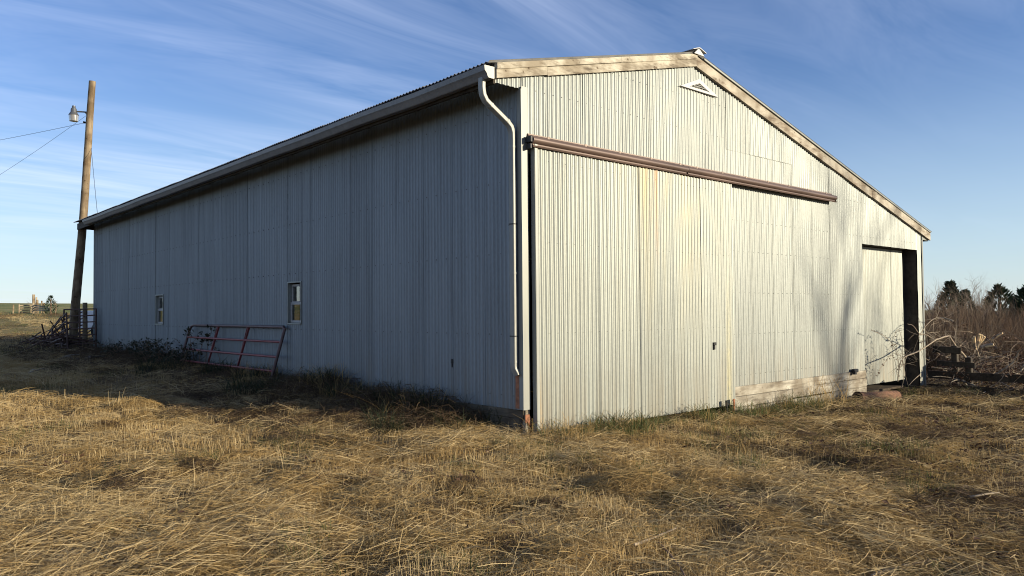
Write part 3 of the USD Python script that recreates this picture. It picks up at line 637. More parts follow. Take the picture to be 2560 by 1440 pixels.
# stubble that still stands
p = wedge([(2.6, 7, 80, .85), (7, 12, 60, .9), (12, 22, 18, 1.2), (22, 42, 2.6, 1.9), (42, 80, .6, 3)])
keep = (fb(p, .55, 21) + .25 * rs.uniform(-1, 1, len(p)) > .40) & (rs.uniform(0, 1, len(p)) > .45 * brown_w(p)) & ~((p[:, 1] > -.45) & (p[:, 0] > -.2) & (p[:, 0] < 11) & (rs.uniform(0, 1, len(p)) < .7)); p = p[keep]; b = np.maximum(brown_w(p), 1.2 * ((p[:, 0] > -2.4) & (p[:, 1] > 1)))  # more brown straw along the long wall: the wall's shade put into the colour
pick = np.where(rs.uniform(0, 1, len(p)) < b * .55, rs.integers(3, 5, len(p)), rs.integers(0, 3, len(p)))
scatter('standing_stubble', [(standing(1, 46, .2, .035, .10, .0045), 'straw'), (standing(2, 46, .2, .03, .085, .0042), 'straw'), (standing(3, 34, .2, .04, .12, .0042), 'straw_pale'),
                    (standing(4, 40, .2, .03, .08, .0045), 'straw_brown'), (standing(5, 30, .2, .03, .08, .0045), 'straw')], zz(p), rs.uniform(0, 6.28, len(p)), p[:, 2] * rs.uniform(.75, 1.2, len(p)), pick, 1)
# hay lying in swaths
p = wedge([(2.6, 7, 105, .9), (7, 12, 70, .95), (12, 22, 20, 1.3), (22, 42, 2.6, 2.1), (42, 80, .5, 3.2)])
f_ = fb(p, .55, 21); keep = rs.uniform(0, 1, len(p)) < np.clip(1.55 - 1.9 * f_, .25, 1); p = p[keep]; b = np.maximum(.8 * brown_w(p), 1.2 * ((p[:, 0] > -2.4) & (p[:, 1] > 1)))  # strip by the long wall picks browner hay, painting in the shade there
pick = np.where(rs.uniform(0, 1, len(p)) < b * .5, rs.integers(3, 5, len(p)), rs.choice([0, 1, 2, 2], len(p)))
yaw = (fb(p, .5, 31) - .5) * 11 + rs.normal(0, .8, len(p))
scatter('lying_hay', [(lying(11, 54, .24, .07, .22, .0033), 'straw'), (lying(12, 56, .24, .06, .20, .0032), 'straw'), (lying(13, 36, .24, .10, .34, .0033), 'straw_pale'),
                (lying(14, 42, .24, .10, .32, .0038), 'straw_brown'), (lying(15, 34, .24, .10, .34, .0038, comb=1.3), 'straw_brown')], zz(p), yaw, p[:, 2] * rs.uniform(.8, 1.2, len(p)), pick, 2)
# hay raked up into low matted heaps
def hay_clump(seed, n, Rr, H, w):
    rs = np.random.default_rng(seed); b = disc(rs, n, Rr); rr = np.hypot(b[:, 0], b[:, 1]) / Rr; b[:, 2] = H * (1 - rr ** 2) * rs.uniform(.35, 1, n)
    a = rs.normal(0, 1.05, n) + math.pi * rs.integers(0, 2, n); L_ = rs.uniform(.06, .21, n); out = np.arctan2(b[:, 1], b[:, 0]); slope = -1.6 * H / Rr * rr * np.cos(a - out)
    d = np.stack([np.cos(a), np.sin(a), slope + rs.normal(0, .18, n)], 1); t = np.linspace(-.5, .5, 4); p = np.stack([-np.sin(a), np.cos(a), 0 * a], 1); bend = rs.normal(0, .16, n)
    P = b[:, None] + d[:, None] * (L_[:, None] * t)[..., None] + p[:, None] * (bend * L_)[:, None, None] * (t ** 2 * 2)[None, :, None]; P[..., 2] += .01 - .5 * H / Rr ** 2 * (L_[:, None] * t) ** 2
    tw = rs.uniform(-1.2, 1.2, n); sd = p * np.cos(tw)[:, None] + np.array([0, 0, 1.0]) * np.sin(tw)[:, None]
    return strips(P, w * rs.uniform(.5, 1.3, n)[:, None] * np.array([.7, 1, 1, .6])[None], sd)
p = wedge([(2.6, 7, 9, 1.0), (7, 12, 6.5, 1.0), (12, 22, 2.6, 1.2), (22, 45, .5, 1.8)]); p = p[(fb(p, .7, 61) + .2 * rs.uniform(-1, 1, len(p)) > .47) & ~((p[:, 1] > -.8) & (p[:, 0] > -.3) & (p[:, 0] < 11))]; b = brown_w(p); n = len(p)
sc3 = p[:, 2:3] * np.stack([rs.uniform(.7, 1.5, n), rs.uniform(.6, 1.1, n), rs.uniform(.5, .95, n)], 1)
scatter('hay_heaps', [(hay_clump(71, 620, .30, .12, .0034), 'straw'), (hay_clump(72, 560, .28, .10, .0034), 'straw_pale'), (hay_clump(73, 620, .32, .13, .0034), 'straw'), (hay_clump(74, 560, .28, .11, .0034), 'straw_brown'), (hay_clump(75, 620, .33, .12, .0034), 'straw_brown')],
        zz(p) - [0, 0, .02], (fb(p, .5, 31) - .5) * 11 + rs.normal(0, .7, n), sc3, np.where(rs.uniform(0, 1, n) < .12 + b * .38, rs.integers(3, 5, n), rs.choice([0, 2, 1], n)), 8)
# single stalks that the mower missed
p = wedge([(2.6, 9, 2.2, 1.0), (9, 20, 1.2, 1.0), (20, 40, .3, 1.4)])
scatter('missed_stalks', [(standing(81, 3, .1, .18, .42, .0045, .3, .4, 4), 'straw_pale'), (standing(82, 2, .1, .15, .34, .0045, .6, .7, 4), 'straw'), (standing(83, 4, .14, .12, .30, .004, .5, .9, 4), 'straw_pale')], zz(p), rs.uniform(0, 6.28, len(p)), p[:, 2] * rs.uniform(.7, 1.2, len(p)), rs.integers(0, 3, len(p)), 9)
# green blades coming through, most along the gable and to the right
p = wedge([(2.6, 8, 9, 1.0), (8, 16, 8, 1.0), (16, 30, 3, 1.4), (30, 60, .8, 2.4)])
gq = np.exp(-((p[:, 0] * .75 - p[:, 1] * .66 - 2.2) / 2.6) ** 2) * np.exp(-np.clip(-p[:, 1] - 2.6, 0, 9) / 2.0)
keep = (fb(p, .8, 41) > .65 - .40 * gq) | ((p[:, 0] < -.05) & (p[:, 0] > -.6) & (p[:, 1] > .2) & (p[:, 1] < 17) & (rs.uniform(0, 1, len(p)) < .6)); p = p[keep]
q = np.stack([rs.uniform(.15, 8.2, 150), rs.uniform(-.5, -.12, 150), np.full(150, 1.0), np.full(150, 9.0)], 1); p = np.vstack([p, q[fb(q, 1.1, 45) > .42]])
pick = np.where(near_side(p), 2, rs.integers(0, 2, len(p)))
scatter('green_grass', [(standing(21, 46, .16, .05, .15, .0045, .45, .9, 4), 'grass_green'), (standing(22, 40, .15, .04, .11, .0045, .45, 1.0, 4), 'grass_green'), (standing(23, 60, .16, .14, .38, .007, .4, .9, 4), 'grass_dark')],
        zz(p), rs.uniform(0, 6.28, len(p)), p[:, 2] * rs.uniform(.7, 1.25, len(p)), pick, 3)
# dead leaves and chaff
p = wedge([(2.6, 9, 16, 1.0), (9, 18, 8, 1.2), (18, 30, 2, 1.8)]); p = p[rs.uniform(0, 1, len(p)) < .15 + .85 * brown_w(p)]
scatter('leaf_litter', [(litter(31, 26, .25, .022), 'dry_leaf'), (litter(32, 26, .25, .016), 'straw_brown')], zz(p), rs.uniform(0, 6.28, len(p)), p[:, 2], rs.integers(0, 2, len(p)), 4)
# rank dead weeds in the shade of the long wall
n = 900; p = np.stack([-rs.gamma(1.6, .42, n) - .04, rs.uniform(.5, 17.5, n)], 1); p = p[p[:, 0] > -2.6]
hgt = rs.uniform(.5, 1.15, len(p)) * (1 - .25 * np.abs(p[:, 0])) * np.where((p[:, 1] > 4.6) & (p[:, 1] < 10.5), .62, 1)
scatter('rank_weeds', [(standing(41, 40, .16, .10, .34, .006, .45, .9, 4), 'straw_brown'), (standing(42, 46, .17, .10, .30, .006, .45, 1.0, 4), 'straw_brown'), (lying(43, 44, .28, .2, .6, .006, .02, .2, 1.3, .12), 'straw_brown')],
        zz(p), rs.uniform(0, 6.28, len(p)), np.clip(hgt, .35, 1.3), rs.integers(0, 3, len(p)), 5)


def tuft(name, label, cat, x, y, seed, n, r, h0, h1, mt, group=None, dead=0, curve=.9):
    t = thing(name, label, cat, (x, y, gz(x, y)), group)
    v, f = standing(seed, n, r, h0, h1, .008, .45, curve, 5); m = MB(); m.add(v + np.array([x, y, gz(x, y)]), f); m.build('blades', mt, t)
    if dead:
        v, f = standing(seed + 1, dead, r * 1.2, h0, h1 * 1.15, .007, .5, curve, 5); m = MB(); m.add(v + np.array([x, y, gz(x, y)]), f); m.build('dead_blades', 'straw', t)
    return t


TUFTS = [((1545, 1068), 'wide green grass tuft against the sliding door near the barn corner', 300, .40, .08, .30, 110), ((1755, 1040), 'small dark grass tuft at the foot of the big sliding door', 150, .2, .10, .30, 40),
         ((1862, 1022), 'green grass tuft at the left end of the pale skirt boards', 220, .30, .09, .30, 60), ((2010, 1002), 'tall dark green grass tuft in front of the middle of the skirt boards', 260, .34, .12, .40, 110),
         ((1960, 1010), 'low green grass patch left of the tall tuft at the skirt boards', 150, .26, .08, .26, 40), ((1400, 1085), 'flattened straw tuft beside the barn corner post', 60, .32, .1, .3, 170)]
for k, ((px, py), lab, n, r, h0, h1, dead) in enumerate(TUFTS):
    q = on_plane(px, py, (0, 1, 0), -.38); tuft('grass_tuft', lab, 'grass tuft', q[0], q[1], 300 + 7 * k, n, r, h0, h1, 'grass_green', None, dead)
q = on_plane(2060, 985, (0, 1, 0), -.22); tuft('weed_clump', 'pale dead weed clump standing against the right half of the skirt boards', 'weeds', q[0], q[1], 377, 70, .35, .3, .62, 'straw', None, 0, .5)
for k, (y, lab, r, h) in enumerate(((3.9, 'dark rounded weed clump against the shaded wall left of the hasp', .34, .42), (3.1, 'low dark weed mound at the foot of the shaded wall', .4, .3), (1.55, 'brown weed mound nearest the downspout corner on the shaded wall', .42, .42), (6.1, 'dark weed clump at the foot of the leaning gate', .4, .36))):
    tuft('weed_clump', lab, 'weeds', -.32, y, 400 + 9 * k, 240, r, .12, h, 'grass_dark', None, 170)


# ------------------------------------------------------------------ branching plants
def branching(rs, base, direction, length, radius, depth, wood_, twigs, spread=.55, n_child=(2, 4), shrink=.68, wob=.12, lift=.1, sides=5, tips=None):
    k = 5; pts = [np.asarray(base, float)]; d = np.asarray(direction, float) / np.linalg.norm(direction)
    for i in range(k):
        d = d + rs.normal(0, wob, 3) + np.array([0, 0, lift * .2]); d /= np.linalg.norm(d); pts.append(pts[-1] + d * length / k)
    rad = radius * np.linspace(1, .55, k + 1)
    (wood_ if depth >= 2 else twigs).tube(pts, rad, sides if depth >= 2 else 3, cap=False)
    if depth == 0:
        if tips is not None: tips.append(pts[-1])
        return
    for c in range(rs.integers(*n_child) + 1):
        i = rs.integers(2, k + 1) if c else k
        a = rs.normal(0, 1, 3); a -= d * (a @ d); a /= np.linalg.norm(a)
        nd = d * math.cos(spread) + a * math.sin(spread * rs.uniform(.6, 1.3)) + np.array([0, 0, lift])
        branching(rs, pts[i], nd, length * shrink * rs.uniform(.75, 1.2), rad[i] * .68, depth - 1, wood_, twigs, spread, n_child, shrink, wob, lift, sides, tips)


def bare_tree(x, y, h, seed, label, group=None, depth=4, r=None, lean=(0, 0), z=None, spread=.55, name='bare_tree'):
    z = gz(x, y) - .1 if z is None else z; rs = np.random.default_rng(seed); a, b = MB(), MB()
    branching(rs, (x, y, z), (lean[0], lean[1], 1), h * .36, r or h * .016, depth, a, b, spread)
    t = thing(name, label, 'tree', (x, y, z), group); a.build('trunk', 'twig_grey', t, smooth=True); b.build('crown', 'twig_grey', t)
    return t


def cedar(x, y, h, w, seed, label, z=None, group=None, mt='cedar_green', sparse=1.0, name='cedar_tree'):
    z = gz(x, y) - .1 if z is None else z; rs = np.random.default_rng(seed)
    t = thing(name, label, 'tree', (x, y, z), group)
    m = MB(); m.tube([(x, y, z), (x + .02, y, z + h * .5), (x, y, z + h * .96)], [w * .06, w * .045, .01], 6); m.build('trunk', 'twig_brown', t)
    n = int(1500 * sparse); u = rs.uniform(.04, 1, n) ** 1.15; lump = 1 + .35 * np.sin(9 * u + rs.uniform(0, 6)) * rs.uniform(.3, 1, n); a = rs.uniform(0, 6.283, n)
    lump *= .75 + .45 * meshkit.noise(np.stack([np.cos(a) * 2.2, np.sin(a) * 2.2, u * 6], 1), seed)
    R = w / 2 * (1 - u) ** .55 * lump * rs.uniform(.35, 1, n) ** .6 + .02
    c = np.stack([x + R * np.cos(a), y + R * np.sin(a), z + h * (.03 + .95 * u)], 1)
    d = np.stack([np.cos(a), np.sin(a), rs.uniform(.3, 1.4, n)], 1); d /= np.linalg.norm(d, axis=1, keepdims=True); l = h * .06 * rs.uniform(.6, 1.5, n)
    P = c[:, None] + d[:, None] * (l[:, None] * np.linspace(-.5, .8, 3)[None])[..., None]
    s = np.cross(d, rs.normal(0, 1, (n, 3))); s /= np.linalg.norm(s, axis=1, keepdims=True)
    m = MB(); m.add(*strips(P, (l * .42)[:, None] * np.array([.8, 1, .15])[None], s)); m.build('crown', mt, t)
    return t


# ------------------------------------------------------------------ right side: fence, thicket, cedars, cut branches
FA, FT = np.array([11.37, .07]), np.array([-.228, -.974])
fence = thing('plank_fence', 'dark low plank fence running off from the right corner of the barn', 'fence', (11.37, .07, gz(11.37, 0)))
gzf = lambda s: -.02 + .02 * s
for k, (s0, s1, z0, z1) in enumerate(((-.05, 3.6, -.10, .05), (-.02, 3.4, .17, .32), (.18, .95, .42, .53), (.10, .68, .70, .83))):
    a, b_ = FA + FT * s0, FA + FT * s1; m = MB()
    m.beam((a[0] - .03, a[1], (z0 + z1) / 2 + .02 * s0), (b_[0] - .03, b_[1], (z0 + z1) / 2 + .02 * s1 - .01 * k), .03, z1 - z0, bev=.004); m.build('rail', 'fence_wood', fence)
for s, h in ((.52, .84), (.80, .62), (2.6, .86)):
    a = FA + FT * s; m = MB(); m.beam((a[0] + .05, a[1], -.4), (a[0] + .05, a[1], h), .11, .11, up=(1, 0, 0), bev=.008); m.build('post', 'fence_wood', fence)

def stems(seed, n, r, h0, h1, rad=.006, lean=.28, kids=3):
    rs = np.random.default_rng(seed); m = MB()
    for b in disc(rs, n, r):
        h = rs.uniform(h0, h1); d = np.array([*rs.normal(0, lean, 2), 1.0]); d /= np.linalg.norm(d); bend = rs.normal(0, .10, 3); t = np.linspace(0, 1, 5)[:, None]
        P = b + d * h * t + bend * h * t ** 2; m.tube(P, rad * np.linspace(1, .3, 5), 3, cap=False)
        for q in range(kids):
            i = rs.integers(1, 4); dd = d + rs.normal(0, .5, 3) + np.array([0, 0, .3]); dd /= np.linalg.norm(dd); l = h * rs.uniform(.2, .42)
            tt = np.linspace(0, 1, 4)[:, None]; m.tube(P[i] + dd * l * tt + rs.normal(0, .07, 3) * l * tt ** 2 * 3, rad * .6 * np.linspace(1, .3, 4), 3, cap=False)
    return np.vstack(m.v), np.vstack(m.f)

rs = np.random.default_rng(51); pts = []
for d0, d1, n in ((18.5, 22, 95), (22, 30, 210), (30, 46, 300), (46, 70, 220)):
    for _ in range(n):
        D = rs.uniform(d0, d1); px = rs.uniform(2270, 3050); q = at(px, 800, D); pts.append((q[0], q[1], D))
pts = np.array(pts); pts = pts[~((pts[:, 0] < 11.6) | ((pts[:, 0] < 12.6) & (pts[:, 1] < -.5)))]
zs_ = ground_z(pts[:, 0], pts[:, 1]) - .1; target = np.where(pts[:, 2] > 30, .86, np.where(pts[:, 2] > 22, .86, .70))
scatter('brush_thicket', [(stems(61, 60, .8, 1.5, 2.5), 'brush_brown'), (stems(62, 60, .8, 1.4, 2.3), 'brush_grey'), (stems(63, 70, .9, 1.2, 2.4, .005), 'brush_brown'), (stems(64, 34, .7, 1.5, 2.7, .010, .4, 5), 'brush_grey'), (stems(65, 26, .5, 1.0, 1.9, .012, .5, 6), 'brush_brown')],
        np.stack([pts[:, 0], pts[:, 1], zs_], 1), rs.uniform(0, 6.28, len(pts)), target * np.where(rs.uniform(0, 1, len(pts)) < .10, 1.15, rs.uniform(.55, 1.08, len(pts))), rs.integers(0, 5, len(pts)), 6)

def by_pixel(px, ptop, D):
    q = at(px, ptop, D); return q[0], q[1], q[2]
for px, py, D, w, sd, lab in ((2375, 702, 52, 2.3, 71, 'pointed dark green cedar nearest the barn behind the brush'), (2497, 711, 55, 3.4, 72, 'broad dark cedar in the middle of the far brush'), (2412, 724, 60, 2.6, 75, 'low dark cedar between the pointed cedar and the brown tree'), (2572, 714, 34, 2.4, 73, 'nearest dark cedar at the right edge of the photo')):
    x, y, zt = by_pixel(px, py, D); z0 = gz(x, y) - .1; cedar(x, y, zt - z0, w, sd, lab, z0)
for k, (px, py, D, lab, r, dp, sp) in enumerate(((2340, 668, 48, 'slender tall bare tree rising just right of the barn wall', .11, 4, .5), (2436, 690, 47, 'bushy brown bare tree standing between the two larger cedars', .13, 6, .6), (2455, 700, 44, 'brown twiggy tree overlapping the bushy one on its right', .12, 6, .6),
        (2540, 714, 58, 'small bare tree behind the far brush near the right edge', .10, 5, .6), (2318, 705, 40, 'low bare tree half hidden by the barn corner', .08, 5, .6), (2395, 716, 42, 'low twiggy bare tree in front of the pointed cedar', .09, 6, .65), (2520, 722, 44, 'low twiggy tree in front of the broad cedar', .09, 6, .65), (2360, 722, 38, 'leaning twiggy tree just left of the pointed cedar', .08, 5, .6))):
    x, y, zt = by_pixel(px, py, D); bare_tree(x, y, (zt - gz(x, y)) * 1.02, 81 + k, lab, None, dp, r, (.1 * math.sin(k), .05), None, sp)

GB = lambda pts_, yv=-.3, off=(0, 0), sc=1.0: [on_plane(off[0] + a / sc, off[1] + b / sc, (0, 1, 0), yv) for a, b in pts_]
def resample(P, n=3):
    P = np.asarray(P); t = np.arange(len(P)); u = np.linspace(0, len(P) - 1, n * (len(P) - 1) + 1)
    from scipy.interpolate import CubicSpline
    return CubicSpline(t, P)(u)
br = thing('fallen_branch', 'long pale bare branch arching over the fence to the barn corner', 'branch', on_plane(2410, 890, (0, 1, 0), -.3))
P = resample(GB([(470, 960), (400, 880), (350, 820), (310, 755), (290, 742), (240, 752), (180, 775), (140, 775), (90, 742), (40, 725)], -.3, (2300, 660), 4.115)); m = MB(); m.tube(P, np.linspace(.024, .007, len(P)), 6); m.build('limb', 'bare_branch', br, smooth=True)
for q, r0 in (([(1112, 700), (1065, 690), (1030, 640), (1000, 618), (968, 611)], .013), ([(1085, 700), (1110, 660), (1160, 600), (1230, 556), (1290, 580), (1350, 582)], .012), ([(1180, 720), (1150, 690), (1110, 660)], .008), ([(1160, 690), (1210, 690), (1260, 680)], .008), ([(1090, 700), (1070, 740), (1100, 800), (1110, 830)], .008)):
    P = resample(GB(q, -.3, (2000, 640), 3.6)); m = MB(); m.tube(P, np.linspace(r0, r0 * .4, len(P)) * .7, 5); m.build('twig', 'bare_branch', br, smooth=True)
br = thing('fallen_branch', 'pale forked branch drooping in front of the small recessed door', 'branch', on_plane(2250, 950, (0, 1, 0), -.35))
for q, r0 in (([(1235, 745), (1150, 805), (1050, 865), (960, 900), (915, 940), (895, 1010), (880, 1130)], .019), ([(960, 905), (940, 990), (950, 1080), (975, 1170)], .009), ([(925, 935), (935, 1060), (918, 1185)], .009), ([(1090, 1060), (1030, 1110), (985, 1160)], .011)):
    P = resample(GB(q, -.35, (2000, 640), 3.6)); m = MB(); m.tube(P, np.linspace(r0, r0 * .5, len(P)) * .72, 5); m.build('limb' if r0 > .015 else 'twig', 'bare_branch', br, smooth=True)
rs = np.random.default_rng(87); ex = MB()
for q in ([(2470, 893), (2423, 872), (2397, 859), (2385, 846), (2372, 840), (2344, 848), (2334, 848)], [(2343, 847), (2319, 864), (2292, 880), (2267, 890), (2254, 901), (2248, 920)], [(2305, 834), (2320, 825), (2340, 796), (2355, 798), (2372, 801)]):
    P = resample(GB(q, -.32), 3)
    for c in P[1:]:
        for _ in range(2):
            d = rs.normal(0, 1, 3) * [1, .6, 1] + [-.2, 0, .2]; d /= np.linalg.norm(d); l = rs.uniform(.12, .42); t = np.linspace(0, 1, 5)[:, None]; T = c + d * l * t + rs.normal(0, .10, 3) * l * t ** 2 * 2
            ex.tube(T, np.linspace(.0045, .0015, 5), 4, cap=False); d2 = d + rs.normal(0, .5, 3); ex.tube([T[2], T[2] + d2 * l * .3, T[2] + d2 * l * .45 + [0, 0, -.02]], [.003, .002, .001], 3, cap=False)
ex.build('twigs', 'bare_branch', br, kind='stuff')
br = thing('dead_vine', 'thin dead vine with shrivelled leaves in front of the small door', 'vine', on_plane(2225, 950, (0, 1, 0), -.22)); lv = MB(); rs = np.random.default_rng(88); tw = MB()
for q in ([(880, 1120), (885, 1000), (872, 860), (865, 800), (825, 800)], [(900, 1010), (820, 780), (720, 700), (640, 660)], [(880, 1130), (830, 900), (770, 950), (725, 1010), (700, 1080)], [(890, 1000), (925, 900), (905, 700), (850, 720)]):
    P = resample(GB(q, -.22, (2000, 640), 3.6), 5); tw.tube(P, .004, 4)
    for c in P[2:]:
        if rs.uniform() < .7:
            v, f = litter(int(rs.integers(1e6)), 2, .03, .022); lv.add(v + c - [0, 0, .03], f)
tw.build('stem', 'twig_grey', br); lv.build('leaf', 'dry_leaf', br, kind='stuff')

pile = thing('brush_pile', 'heap of cut brush with tan sawn ends behind the plank fence', 'brush pile', (12.4, -.9, gz(12.4, -.9))); rs = np.random.default_rng(91); tw, lv, big = MB(), MB(), MB()
for k in range(360):
    c = np.array([rs.uniform(11.6, 15.2) if k % 8 else rs.uniform(10.6, 11.4), 0, 0]); c[1] = rs.uniform(-2.8, .6) if k % 8 else rs.uniform(-2.7, -.3); c[2] = gz(c[0], c[1]) + abs(rs.normal(0, .38)) * (1.1 if c[0] > 12 else .6); d = np.array([*rs.normal(0, 1, 2), rs.normal(.25, .35)]); d /= np.linalg.norm(d); l = rs.uniform(.5, 1.5); t = np.linspace(-.5, .5, 5)[:, None]
    (big if k % 9 == 0 else tw).tube(c + d * l * t + rs.normal(0, .12, 3) * l * (t ** 2) * 4, (.02 if k % 9 == 0 else .007) * np.linspace(1, .5, 5), 5 if k % 9 == 0 else 3)
    
    for q_ in range(4): v, f = litter(1000 + 4 * k + q_, 5, .25, .03); lv.add(v + c + [0, 0, rs.uniform(-.25, .25)], f)
tw.build('twigs', 'twig_grey', pile, kind='stuff'); big.build('limbs', 'bark_grey', pile, kind='stuff', smooth=True); lv.build('leaves', 'dry_leaf', pile, kind='stuff')
for a, b_, D, r in (((2450, 905), (2436, 858), 18.0, .022), ((2442, 870), (2450, 836), 18.0, .03), ((2440, 872), (2462, 842), 18.1, .026), ((2438, 872), (2436, 842), 17.9, .026), ((2452, 868), (2484, 862), 17.8, .034), ((2482, 847), (2506, 833), 18.2, .022), ((2436, 868), (2432, 846), 18.0, .02), ((2446, 864), (2456, 838), 18.0, .022)):
    A, B = at(*a, D - .6), at(*b_, D - .75); m = MB(); m.tube([A, (A + B) / 2 + [0, 0, .02], B], [r * 1.05, r, r * .95], 7); o = m.build('cut_limb', 'bare_branch', pile, smooth=40)
    dd = (B - A) / np.linalg.norm(B - A); m = MB(); m.tube([B - dd * .16, B + dd * .004], [r * 1.0, r * .93], 8); m.build('cut_end', 'cut_wood', o)

lg = np.array([7.2, -.32]); lz = gz(*lg) + .10
log = thing('hollow_log', 'short hollow reddish log lying in front of the small door', 'log', (*lg, lz - .1)); rs = np.random.default_rng(95)
a0, b0 = np.array([7.18, -.34, lz]), np.array([8.25, -.52, lz - .03]); m = MB(); t = np.linspace(0, 1, 9)
m.tube(a0 + (b0 - a0) * t[:, None] + rs.normal(0, .008, (9, 3)), .105 + rs.normal(0, .006, 9), 14, cap=False); m.build('bark', 'log_bark', log, smooth=True)
m = MB(); m.tube([a0 + (b0 - a0) * .012, a0 + (b0 - a0) * .35], [.082, .05], 14); m.build('hollow', 'log_hollow', log)
dd = (a0 - b0) / np.linalg.norm(b0 - a0); w_ = np.cross(dd, [0, 0, 1.0]); w_ /= np.linalg.norm(w_); u_ = np.cross(w_, dd); an = np.linspace(0, 2 * math.pi, 20, endpoint=False)
ring = lambda r: a0 + dd * .003 + r * (np.cos(an)[:, None] * w_ + np.sin(an)[:, None] * u_); i = np.arange(20); j = (i + 1) % 20
m = MB(); m.add(np.vstack([ring(.106), ring(.080)]), np.stack([i, j, 20 + j, 20 + i], 1)); m.build('end_grain', 'twig_brown', log)
q = on_plane(1817, 1030, (0, 1, 0), -.16); st = MB(); st.tube([(q[0], q[1], q[2] - .1), (q[0] - .02, q[1] - .01, q[2] + .16)], .018, 8); setdata(st.build('steel_stake', 'black_iron', None), 'short dark steel stake leaning at the right edge of the sliding door', 'stake')
q = on_plane(1835, 1028, (0, 1, 0), -.16); st = MB(); st.box((q[0] - .02, q[1] - .01, q[2] - .1), (q[0] + .02, q[1] + .01, q[2] + .17), .004); setdata(st.build('rusty_stake', 'rust', None), 'flat rusty stake at the left end of the skirt boards', 'stake')

# ------------------------------------------------------------------ leaning red gate and brambles by the long wall
def gate_pt(s, t):   # s along the gate from its right end, t from the top down
    return np.array([-.10 - .27 * t, 5.62 + s, 1.385 - t * .955])
gate = thing('metal_gate', 'red and grey tube gate leaning against the shaded side wall', 'gate', (-.35, 7.8, .55))
m = MB(); P = [gate_pt(.0, .04), gate_pt(.06, 0), gate_pt(2, 0), gate_pt(4.15, 0), gate_pt(4.28, .02), gate_pt(4.34, .09), gate_pt(4.34, .2)]; m.tube(P, .026, 8); m.build('top_rail', 'gate_steel', gate, smooth=True)
for t in (.25, .50, .735):
    m = MB(); m.tube([gate_pt(.01, t), gate_pt(2.2, t + .004), gate_pt(4.34, t)], .019, 8); m.build('rail', 'red_paint', gate, smooth=True)
m = MB(); m.tube([gate_pt(0, .02), gate_pt(0, .99)], .026, 8); m.build('end_post', 'gate_steel', gate, smooth=True)
m = MB(); m.tube([gate_pt(4.34, .15), gate_pt(4.34, .99)], .026, 8); m.build('end_post', 'gate_steel', gate, smooth=True)
for s in (1.45, 2.85):
    for o in (-.05, .05):
        m = MB(); m.beam(gate_pt(s + o * .6, .0), gate_pt(s - o * .2, .98), .012, .035, up=(1, 0, 0)); m.build('brace', 'red_paint', gate)
def bramble(x, y, seed, n, h, spread, label, leaf=1.0):
    t = thing('bramble_bush', label, 'bramble', (x, y, gz(x, y))); rs = np.random.default_rng(seed); m, lv = MB(), MB()
    for k in range(n):
        a = rs.uniform(0, 6.283); l = rs.uniform(.5, 1.3) * spread; hh = rs.uniform(.4, 1.0) * h; b = np.array([x + rs.normal(0, .15), y + rs.normal(0, .4)]); tt = np.linspace(0, 1, 8)
        P = np.stack([b[0] + .45 * math.cos(a) * l * tt, b[1] + math.sin(a) * l * tt, gz(*b) - .05 + hh * (2.2 * tt - 1.5 * tt ** 2)], 1); P[:, 0] = np.minimum(P[:, 0], -.06); P += rs.normal(0, .02, P.shape)
        m.tube(P, np.linspace(.006, .0025, 8), 4, cap=False)
        for c in P[2:]:
            for _ in range(rs.integers(1, 4)):
                v, f = litter(int(rs.integers(1e7)), 2, .07, .03 * leaf); lv.add(v * np.array([1, 1, 1.5]) + c - [0, 0, .04], f)
    m.build('stems', 'twig_brown', t); lv.build('leaves', 'bramble_leaf', t)
bramble(-.5, 10.3, 101, 46, .75, 1.1, 'dark tangled bramble bush growing through the left end of the gate')
bramble(-.45, 13.3, 102, 26, .6, .9, 'smaller dark bramble bush under the farther window')
bramble(-.18, 8.9, 103, 6, 1.05, .5, 'few bramble sprigs rising above the top rail of the gate', 1.3)

# ------------------------------------------------------------------ far left: pole with lamp, post, pipe panels, pickup
PD = 22.0
base, mid, top_ = at(179, 868, PD), at(207, 560, PD), at(231, 203, PD); P = resample([base - [0, 0, .4], (base + mid) / 2 - [.0, 0, 0], mid, (mid + top_) / 2, top_], 4)
pole = thing('utility_pole', 'tall leaning wooden utility pole with a yard lamp behind the barn', 'utility pole', base)
m = MB(); m.tube(P, np.linspace(.125, .088, len(P)), 14); m.build('shaft', 'pole_wood', pole, smooth=40)
pt = lambda x, y, d=0: at(x, y, PD + d)
m = MB(); m.tube([pt(222, 281), pt(205, 279.5), pt(191, 279)], .022, 8); m.tube([pt(219, 292), pt(216, 285), pt(212, 280)], .014, 6); m.build('lamp_arm', 'lamp_metal', pole, smooth=True)
c = pt(184.5, 264.5); prof_ = [(0, 0), (.045, 0), (.05, -.06), (.075, -.09), (.085, -.19), (.11, -.22), (.135, -.27), (.125, -.275), (0, -.275)]
an = np.linspace(0, 2 * math.pi, 20, endpoint=False); m = MB(); m.loft([np.stack([c[0] + r * np.cos(an), c[1] + r * np.sin(an), np.full(20, c[2] + z)], 1) for r, z in prof_[1:-1]]); lamp = m.build('lamp_head', 'lamp_metal', pole, smooth=35)
m = MB(); m.loft([np.stack([c[0] + r * np.cos(an), c[1] + r * np.sin(an), np.full(20, c[2] + z)], 1) for r, z in ((.12, -.27), (.128, -.29), (.112, -.44), (.09, -.445))]); m.build('lamp_lens', 'lamp_lens', lamp, smooth=35)
m = MB(); q = pt(211, 306); m.tube([q + [.09, 0, 0], q + [-.03, 0, 0]], [.02, .035], 8); m.build('insulator', 'black_iron', pole)
